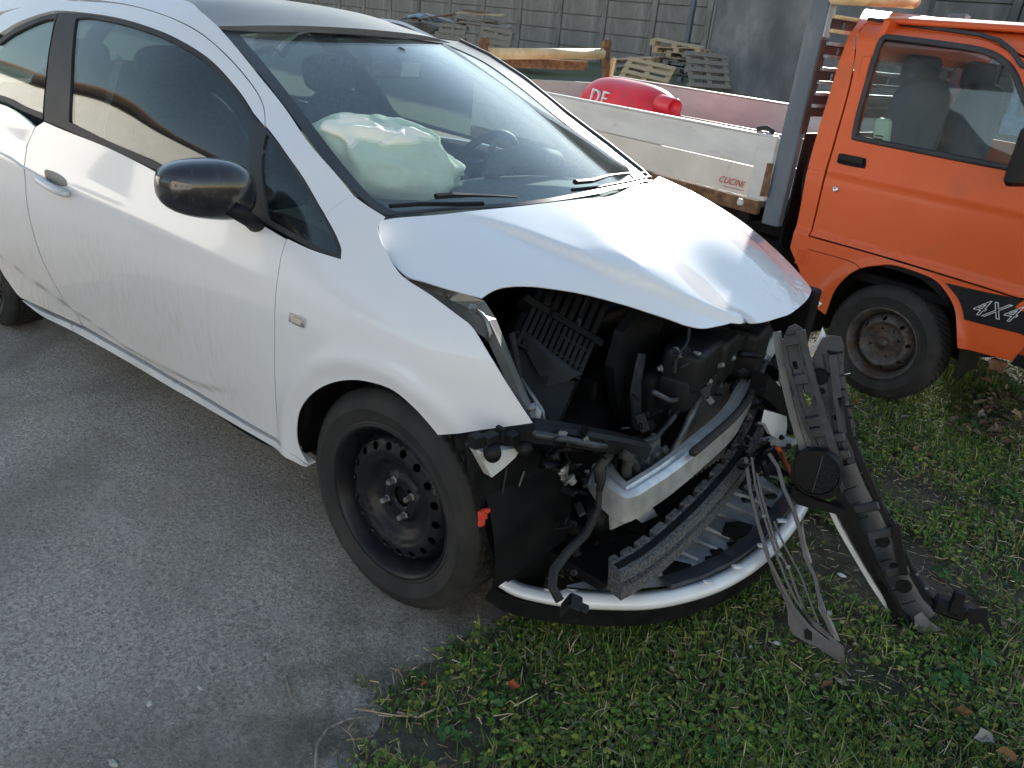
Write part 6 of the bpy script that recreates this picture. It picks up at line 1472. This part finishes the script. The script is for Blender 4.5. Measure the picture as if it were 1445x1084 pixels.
    for z_ in (1.66, 1.60, 1.545, 1.49, 1.435, 1.375, 1.325, 1.27):
        mm = 'yellowpaint' if z_ > 1.58 else 'greywhite'
        b = B(); b.box(T(-.645, .70, z_), (.03, 1.34, .016), TD, TN, ch=.003); b.make('headboard_slat', mm, TR)
    for za, zb in ((1.61, 1.65), (1.497, 1.538), (1.384, 1.428), (1.22, 1.316)):
        # board with round holes
        sf = Surf(None, lambda a_, b_: T(-.648, a_, b_), None, TD)
        zc = (za+zb)/2; r = (zb-za)*.38
        hs = [[V((w_+r*cos(2*pi*i/12), zc+r*sin(2*pi*i/12))) for i in range(12)] for w_ in (.15, .42, .7, .97, 1.24)] if zb-za < .06 else []
        panel('headboard_panel', sf, [V((.03, za)), V((1.37, za)), V((1.37, zb)), V((.03, zb))], 'maroon', TR, .06, thick=.006, holes=hs, raw=True)
    b = B(); b.tube([TS(1178, -4, -.62), TS(1290, 3, -.62)], .030, 16); tb = b.make('headboard_tube', 'yellowpaint', TR, True)
    c = TS(1290, 3, -.62); b = B(); b.add(*superell(c, .030, .030, .030, TD, TN, V((0, 0, 1)), 2)); b.make('tube_cap', 'yellowpaint', TR, True)
    # black sheet between bed and cab
    b = B(); b.plate([T(-.665, .06, 1.14), T(-.665, 1.34, 1.15), T(-.665, 1.34, .60), T(-.665, .06, .60)], TD*.01); b.make('splash_panel', 'baydark', TR)
    b = B(); b.tube([T(-.92, .03, 1.12), T(-.88, .05, 1.135), T(-.83, .04, 1.12)], .012, 8); b.make('cargo_strap', 'rubber', TR, True)
truck()
# can on the cab seat
cc = T(-.30, .10, 1.18)
b = B(); b.box(cc, (.07, .05, .16), (TD+V((0, 0, .2))).normalized(), TN, ch=.012); can = b.make('oil_can', 'palegreen'); tag(can, 'pale green oil can behind the side window of the orange cab', 'can')
for k in range(3):
    b2 = B(); b2.box(cc+V((.0, 0, .005-.014*k))+TN*.026, (.04, .002, .006), TD, TN, ch=.0005); b2.make('label_print', 'decal', can)
# red drum lying in the bed
def drum():
    a = T(-2.72, .60, 1.02); c = T(-1.86, .56, .99); ax = (c-a).normalized(); L = (c-a).length; R_ = .215
    t = thing('red_drum', 'bright red plastic drum lying on its side in the flatbed', 'drum', tuple(a))
    prof = [(0, 0), (.10, .005), (.155, .03), (.195, .10), (.21, .2), (R_, .34), (R_, .52), (.208, .60), (.19, .68), (.155, .74), (.11, .775), (.09, .78), (0, .78)]
    b = B(); b.lathe(a, ax, prof, 40); b.make('shell', 'drum', t, True, sub=1)
    n_ = TW(944, 150, .42)
    b = B(); b.lathe(n_, (ax+TN*.25), [(.055, -.10), (.055, .06), (.052, .065), (.042, .065), (.040, .03), (0, .03)], 24); b.make('spout', 'drum', t, True)
    b = B(); q = TN.cross(ax); b.tube([c-ax*.16+V((0, 0, .15))+TN*.05, c-ax*.10+V((0, 0, .16))+TN*.08, c-ax*.05+V((0, 0, .10))+TN*.09], .018, 10); b.make('carry_grip', 'drum', t, True)
    # white lettering wrapped on the flank
    for k, (ch_, s_) in enumerate((('D', .20), ('E', .31))):
        ang = radians(12); rad_ = TN*cos(ang)+V((0, 0, 1))*sin(ang); up = -TN*sin(ang)+V((0, 0, 1))*cos(ang)
        text_obj('drum_lettering', ch_, .13, a+ax*s_+rad_*(R_-.010), ax, up, 'wletters', t, extr=.012)
drum()

#@@ PLANTS
# ------------------------------------------------------------------ grass, weeds, litter
def plants():
    rnd = random.Random(11); vs = []; fs = []; cols = []
    lv = []; lf = []
    def vis(x, y, z=0):
        d = V((x, y, z))-CP; q = d.dot(_f)
        if q < .3: return False
        u = CW/2+CF*d.dot(_r2)/q; v = CH/2-CF*d.dot(_u2)/q
        return -250 < u < CW+350 and -60 < v < CH+300
    def col(base, j=.3):
        k = 1+rnd.uniform(-j, j); return (base[0]*k*rnd.uniform(.85, 1.15), base[1]*k, base[2]*k*rnd.uniform(.8, 1.2), 1)
    GR = [(.075, .145, .028), (.11, .19, .035), (.045, .085, .022), (.22, .25, .05), (.12, .155, .065)]
    DRY = [(.36, .29, .17), (.24, .18, .11), (.46, .40, .27)]
    def blade(x, y, L, wd, c):
        a = rnd.uniform(0, 2*pi); ln = rnd.uniform(.15, .9); d = V((cos(a), sin(a), 0)); s = V((-d.y, d.x, 0)); z0 = -.01
        p = V((x, y, z0)); k = len(vs); h = L*cos(ln*.6); o = L*sin(ln)
        vs.extend([p-s*wd/2, p+s*wd/2, p+d*o*.35+V((0, 0, h*.6))+s*wd*.42, p+d*o*.35+V((0, 0, h*.6))-s*wd*.42, p+d*o+V((0, 0, h*.92))])
        fs.append((k, k+1, k+2, k+3)); fs.append((k+3, k+2, k+4)); cols.extend([c]*5)
    def leaf(p, r, n_, c, el=1.0, a0=0):
        n_ = n_.normalized(); e1 = n_.orthogonal().normalized(); e2 = n_.cross(e1); e1, e2 = e1*cos(a0)+e2*sin(a0), e2*cos(a0)-e1*sin(a0)
        k = len(vs); m = 6; vs.append(p-n_*r*.18); 
        for i in range(m): a = 2*pi*i/m; vs.append(p+e1*cos(a)*r*el+e2*sin(a)*r)
        for i in range(m): fs.append((k, k+1+i, k+1+(i+1) % m))
        cols.extend([c]*(m+1))
    N = 0; tries = 0
    while N < 95000 and tries < 900000:
        tries += 1
        # more plants where they show largest
        y = -1.8+(rnd.random()**1.45)*6.6; x = edge_x(min(y, 3.3))-.12+(rnd.random()**1.1)*(3.3 if y < 1.5 else 4.5)
        if y > 3.4 and x < -1: continue
        e = edge_x(min(y, 3.3))
        if not vis(x, y): continue
        m1 = noise.noise(V((x*2.2, y*2.2, 1.5))); m2 = noise.noise(V((x*7, y*7, 8)))
        bare = noise.noise(V((x*1.1+3, y*1.1-2, 4)))
        dens = .62+.7*m1+.45*m2
        if x < e+.08: dens -= (e+.08-x)*4.0
        patch = sst(.25, .7, x-.9)*sst(-.4, .4, y+.1)*(1-sst(1.4, 2.2, y))   # thin, trodden turf beside the torn bumper
        dens -= .5*patch
        if bare > .12: dens -= .45*sst(.12, .4, bare)
        if rnd.random() > dens: continue
        N += 1; g = GR[rnd.randrange(5)]; tone = .75+.5*(noise.noise(V((x*3, y*3, 20)))+.5)
        g = tuple(q*tone for q in g)
        t = rnd.random()
        if t < .66:
            L = rnd.uniform(.02, .055)*(1.6 if rnd.random() < .12 else 1)*(1+.6*max(0, m1)); blade(x, y, L, rnd.uniform(.0018, .0042), col(g if rnd.random() > .12+.25*patch else DRY[rnd.randrange(3)]))
        elif t < .9:
            h = rnd.uniform(.004, .03)*(1+.5*max(0, m1)); r = rnd.uniform(.002, .006); c = col(g)
            for q in range(3 if rnd.random() < .6 else 1):
                a = 2*pi*q/3+rnd.random(); leaf(V((x+cos(a)*r*.95, y+sin(a)*r*.95, h)), r, V((cos(a)*.5+rnd.uniform(-.3, .3), sin(a)*.5+rnd.uniform(-.3, .3), 1)), c)
        else:
            # small rosette
            for q in range(rnd.randrange(3, 6)):
                a = rnd.uniform(0, 2*pi); L = rnd.uniform(.010, .024); leaf(V((x+cos(a)*L, y+sin(a)*L, rnd.uniform(.004, .015))), L*.42, V((cos(a)*-.35, sin(a)*-.35, 1)), col(g, .2), 1.0)
    def emit(nm, VS, FS, CS, mat='leaf'):
        me = bpy.data.meshes.new(nm); me.from_pydata([tuple(v) for v in VS], [], FS); me.update()
        at = me.color_attributes.new('tint', 'FLOAT_COLOR', 'POINT'); at.data.foreach_set('color', [q for c in CS for q in c])
        me.materials.append(M[mat]); o = bpy.data.objects.new(nm, me); COL.objects.link(o); o['kind'] = 'stuff'; return o
    o = emit('grass', vs, fs, cols); tag(o, 'short green grass and clover covering the verge', 'grass')
    # dry straw and twigs
    vs.clear(); fs.clear(); cols.clear(); n = 0
    while n < 9000:
        y = -1.6+rnd.random()**1.3*5.2; x = edge_x(min(y, 3.3))-.06+rnd.random()*3.4
        if not vis(x, y): continue
        n += 1; a = rnd.uniform(0, 2*pi); L = rnd.uniform(.008, .035)*(2 if rnd.random() < .06 else 1); d = V((cos(a), sin(a), rnd.uniform(-.1, .25))).normalized(); s = V((-sin(a), cos(a), 0))*rnd.uniform(.0008, .0018)
        p = V((x, y, rnd.uniform(.001, .02))); k = len(vs); vs.extend([p-s, p+s, p+d*L+s*.6, p+d*L-s*.6, p+V((0, 0, .002)), p+d*L+V((0, 0, .002))]); fs.extend([(k, k+1, k+2, k+3), (k+1, k+4, k+5, k+2), (k+4, k, k+3, k+5)]); cols.extend([col(DRY[rnd.randrange(3)], .3)]*6)
    o = emit('dry_straw', vs, fs, cols); tag(o, 'dry straw bits lying among the grass', 'straw')
    # fallen leaves
    vs.clear(); fs.clear(); cols.clear(); n = 0
    LC = [(.2, .11, .055), (.3, .2, .12), (.14, .085, .06), (.36, .30, .22), (.28, .07, .035), (.24, .22, .18)]
    def dead(x, y, r, z=.012, c=None, tl_=.5):
        nn = V((rnd.uniform(-tl_, tl_), rnd.uniform(-tl_, tl_), 1)).normalized(); e1 = nn.orthogonal().normalized(); e2 = nn.cross(e1); a0 = rnd.random()*6; e1, e2 = e1*cos(a0)+e2*sin(a0), e2*cos(a0)-e1*sin(a0)
        k = len(vs); p = V((x, y, z)); m = 9; c = c or col(LC[rnd.randrange(6)], .25); vs.append(p)
        for i in range(m): a = 2*pi*i/m; q = r*(1 if i % 2 else .66)*rnd.uniform(.8, 1.15)*(1.4 if i == 0 else 1); vs.append(p+e1*cos(a)*q+e2*sin(a)*q*.7+nn*abs(sin(a))*r*.4)
        for i in range(m): fs.append((k, k+1+i, k+1+(i+1) % m))
        cols.extend([c]*(m+1))
    while n < 190:
        y = -1.4+rnd.random()*5; x = edge_x(min(y, 3.3))+rnd.random()*3.2
        if not vis(x, y): continue
        n += 1; dead(x, y, rnd.uniform(.008, .02))
    for (u, v, r) in ((722, 975, .020), (772, 928, .014), (1290, 640, .022), (1275, 595, .025), (1385, 1050, .03), (1355, 1015, .026), (1415, 1075, .03), (892, 1005, .016)):
        p = Z(u, v, 0); dead(p.x, p.y, r, .02)
    # leafy clump of old leaves at the right
    for k in range(230):
        u = rnd.gauss(1400, 28); v = rnd.gauss(595, 20); p = Z(u, v, 0); dead(p.x, p.y, rnd.uniform(.012, .03), rnd.uniform(.01, .09), col([(.10, .09, .05), (.2, .16, .11), (.13, .09, .07), (.07, .09, .04)][rnd.randrange(4)], .3), .9)
    o = emit('fallen_leaves', vs, fs, cols); tag(o, 'brown and yellow fallen leaves scattered over the grass', 'leaves')
    # low broad-leaved weeds
    vs.clear(); fs.clear(); cols.clear()
    for (u, v, s) in ((1375, 930, 1.3), (1360, 965, 1.0), (1320, 960, .9), (1330, 810, .9), (1420, 700, 1.0), (1290, 560, .9), (700, 985, .8), (905, 880, .9), (870, 880, .8), (1440, 820, .8), (640, 1035, .8), (1010, 1050, 1.0)):
        p = Z(u, v, 0)
        for q in range(22):
            a = rnd.uniform(0, 2*pi); L = rnd.uniform(.01, .05)*s; leaf(p+V((cos(a)*L, sin(a)*L, rnd.uniform(.006, .035)*s)), rnd.uniform(.005, .011)*s, V((cos(a)*.5, sin(a)*.5, 1)), col((.045, .11, .035), .3), 1.5, a)
    o = emit('broadleaf_weeds', vs, fs, cols); tag(o, 'low round leaved weeds between the grass blades', 'weeds')
    # longer tufts round the wheels and skirt
    vs.clear(); fs.clear(); cols.clear()
    for (u, v, n_, s) in ((1370, 540, 60, .11), (1330, 555, 50, .09), (1250, 548, 50, .07), (900, 880, 60, .09), (980, 880, 60, .09), (1060, 900, 60, .07), (830, 900, 40, .08), (1430, 560, 60, .12), (1350, 900, 40, .07), (960, 1040, 40, .08), (1080, 1030, 40, .08), (1200, 1060, 40, .09), (620, 1065, 30, .06)):
        c0 = Z(u, v, 0)
        for q in range(n_*2): blade(c0.x+rnd.gauss(0, .09), c0.y+rnd.gauss(0, .09), rnd.uniform(.5, 1.1)*s, rnd.uniform(.002, .004), col(GR[rnd.randrange(5)]))
    o = emit('grass_tufts', vs, fs, cols); tag(o, 'longer grass tufts under the truck and bumper lip', 'grass')
    # gravel on the asphalt: crumbs
    vs.clear(); fs.clear(); cols.clear(); n = 0
    def pebble(x, y, r, c, z=0):
        k = len(vs); q = [(1, 0, 0), (-1, 0, 0), (0, 1, 0), (0, -1, 0), (0, 0, 1), (0, 0, -.4)]
        a = rnd.random()*3; 
        for t in q:
            w_ = V(t)*r*rnd.uniform(.6, 1.2); vs.append(V((x+w_.x*cos(a)-w_.y*sin(a), y+w_.x*sin(a)+w_.y*cos(a), z+w_.z*.7)))
        fs.extend([(k, k+2, k+4), (k+2, k+1, k+4), (k+1, k+3, k+4), (k+3, k, k+4), (k+2, k, k+5), (k+1, k+2, k+5), (k+3, k+1, k+5), (k, k+3, k+5)]); cols.extend([c]*6)
    PC = [(.3, .29, .26), (.2, .19, .17), (.42, .41, .38), (.12, .115, .11)]
    while n < 5200:
        y = -2.3+rnd.random()**1.4*4; x = edge_x(y)-rnd.random()**1.2*3.2+.1
        if not vis(x, y): continue
        n += 1; pebble(x, y, rnd.uniform(.0012, .0032)*(2 if rnd.random() < .03 else 1), col(PC[rnd.randrange(4)], .2))
    for k in range(160):
        y = -1.2+rnd.random()*4; x = edge_x(min(y, 3.3))+rnd.random()*2.6; pebble(x, y, rnd.uniform(.003, .010), col(PC[rnd.randrange(3)], .2), .004)
    o = emit('gravel', vs, fs, cols); tag(o, 'fine pale gravel crumbs scattered over the asphalt', 'gravel')
    vs.clear(); fs.clear(); cols.clear()
    for k in range(150):
        p = Z(rnd.gauss(960, 130), rnd.gauss(880, 45), .004)
        if not (-.8 < p.y < .8): continue
        a = rnd.random()*6; L = rnd.uniform(.003, .014); d = V((cos(a), sin(a), rnd.uniform(0, .4))); q = V((-sin(a), cos(a), 0))*L*rnd.uniform(.2, .6); k_ = len(vs)
        vs.extend([p, p+d*L, p+d*L*.6+q, p+V((0, 0, .003)), p+d*L+V((0, 0, .003)), p+d*L*.6+q+V((0, 0, .003))]); fs.extend([(k_, k_+2, k_+1), (k_+3, k_+4, k_+5), (k_, k_+1, k_+4, k_+3), (k_+1, k_+2, k_+5, k_+4), (k_+2, k_, k_+3, k_+5)])
        cols.extend([rnd.choice([(.02, .02, .022, 1), (.03, .03, .035, 1), (.3, .3, .31, 1), (.06, .06, .065, 1)])]*6)
    o = emit('plastic_splinters', vs, fs, cols); tag(o, 'tiny plastic splinters lying on the grass under the bumper lip', 'debris')
    # single stones one can point at
    for (u, v, r, lab) in ((210, 993, .014, 'white pebble on the asphalt at lower left'), (282, 973, .010, 'small pale pebble beside the brown one on the asphalt'), (268, 972, .008, 'tiny brown pebble on the asphalt left of the pale one'), (62, 870, .012, 'pale flat stone on the asphalt near the left edge'), (1358, 705, .018, 'pale stone in the thin grass at right'), (1384, 703, .016, 'darker stone right of the pale one in the grass'), (1185, 962, .018, 'round grey stone in the grass below the grille strips'), (1262, 1030, .02, 'flat grey stone in the grass at lower right'), (160, 1078, .014, 'white stone at the bottom edge of the asphalt')):
        p = Z(u, v, 0); bm = bmesh.new(); bmesh.ops.create_icosphere(bm, subdivisions=2, radius=r)
        for q in bm.verts: q.co = V((q.co.x, q.co.y*.65, q.co.z*.45))*(.7+1.1*noise.noise(q.co*60+V((u, v, 0))))+V((p.x, p.y, r*.12))
        me = bpy.data.meshes.new('stone'); bm.to_mesh(me); bm.free(); me.materials.append(M['stone']); o = bpy.data.objects.new('stone', me); COL.objects.link(o); tag(o, lab, 'stone')
    # twigs
    for pts, r, lab in (([(445, 1084), (447, 1050), (462, 1028), (490, 1015), (527, 1010)], .0035, 'thin curved dark twig on the asphalt at the bottom'), ([(404, 955), (408, 975), (412, 985)], .003, 'short dark twig on the bare asphalt'), ([(560, 1005), (590, 1012), (620, 998), (628, 985)], .003, 'pale dry stalk at the edge of the grass'), ([(500, 1000), (560, 1010), (600, 1012)], .002, 'long thin stalk reaching from the grass over the asphalt')):
        b = B(); P = [Z(u, v, .006+.008*(i % 2)) for i, (u, v) in enumerate(pts)]; b.tube(P, r, 5); tag(b.make('twig', 'woodgrey' if 'dark' in lab else 'wood', None, True), lab, 'twig')
    # crumpled white scrap of paper by the bumper
    for (u, v, lab) in ((1188, 812, 'crumpled white scrap lying in the grass between the bumper and the strips'), (1096, 908, 'small white shell-like scrap in the grass left of the strips')):
        p = Z(u, v, .015); bm = bmesh.new(); bmesh.ops.create_icosphere(bm, subdivisions=2, radius=.008)
        for q in bm.verts: q.co = V((q.co.x*1.4, q.co.y*.7, q.co.z*.5))*(1+.9*noise.noise(q.co*120+V((u, 1, 0))))+p
        me = bpy.data.meshes.new('paper_scrap'); bm.to_mesh(me); bm.free(); me.materials.append(M['wletters']); o = bpy.data.objects.new('paper_scrap', me); COL.objects.link(o); tag(o, lab, 'scrap')
plants()
for o in bpy.data.objects:
    if '_proto' in o: del o['_proto']
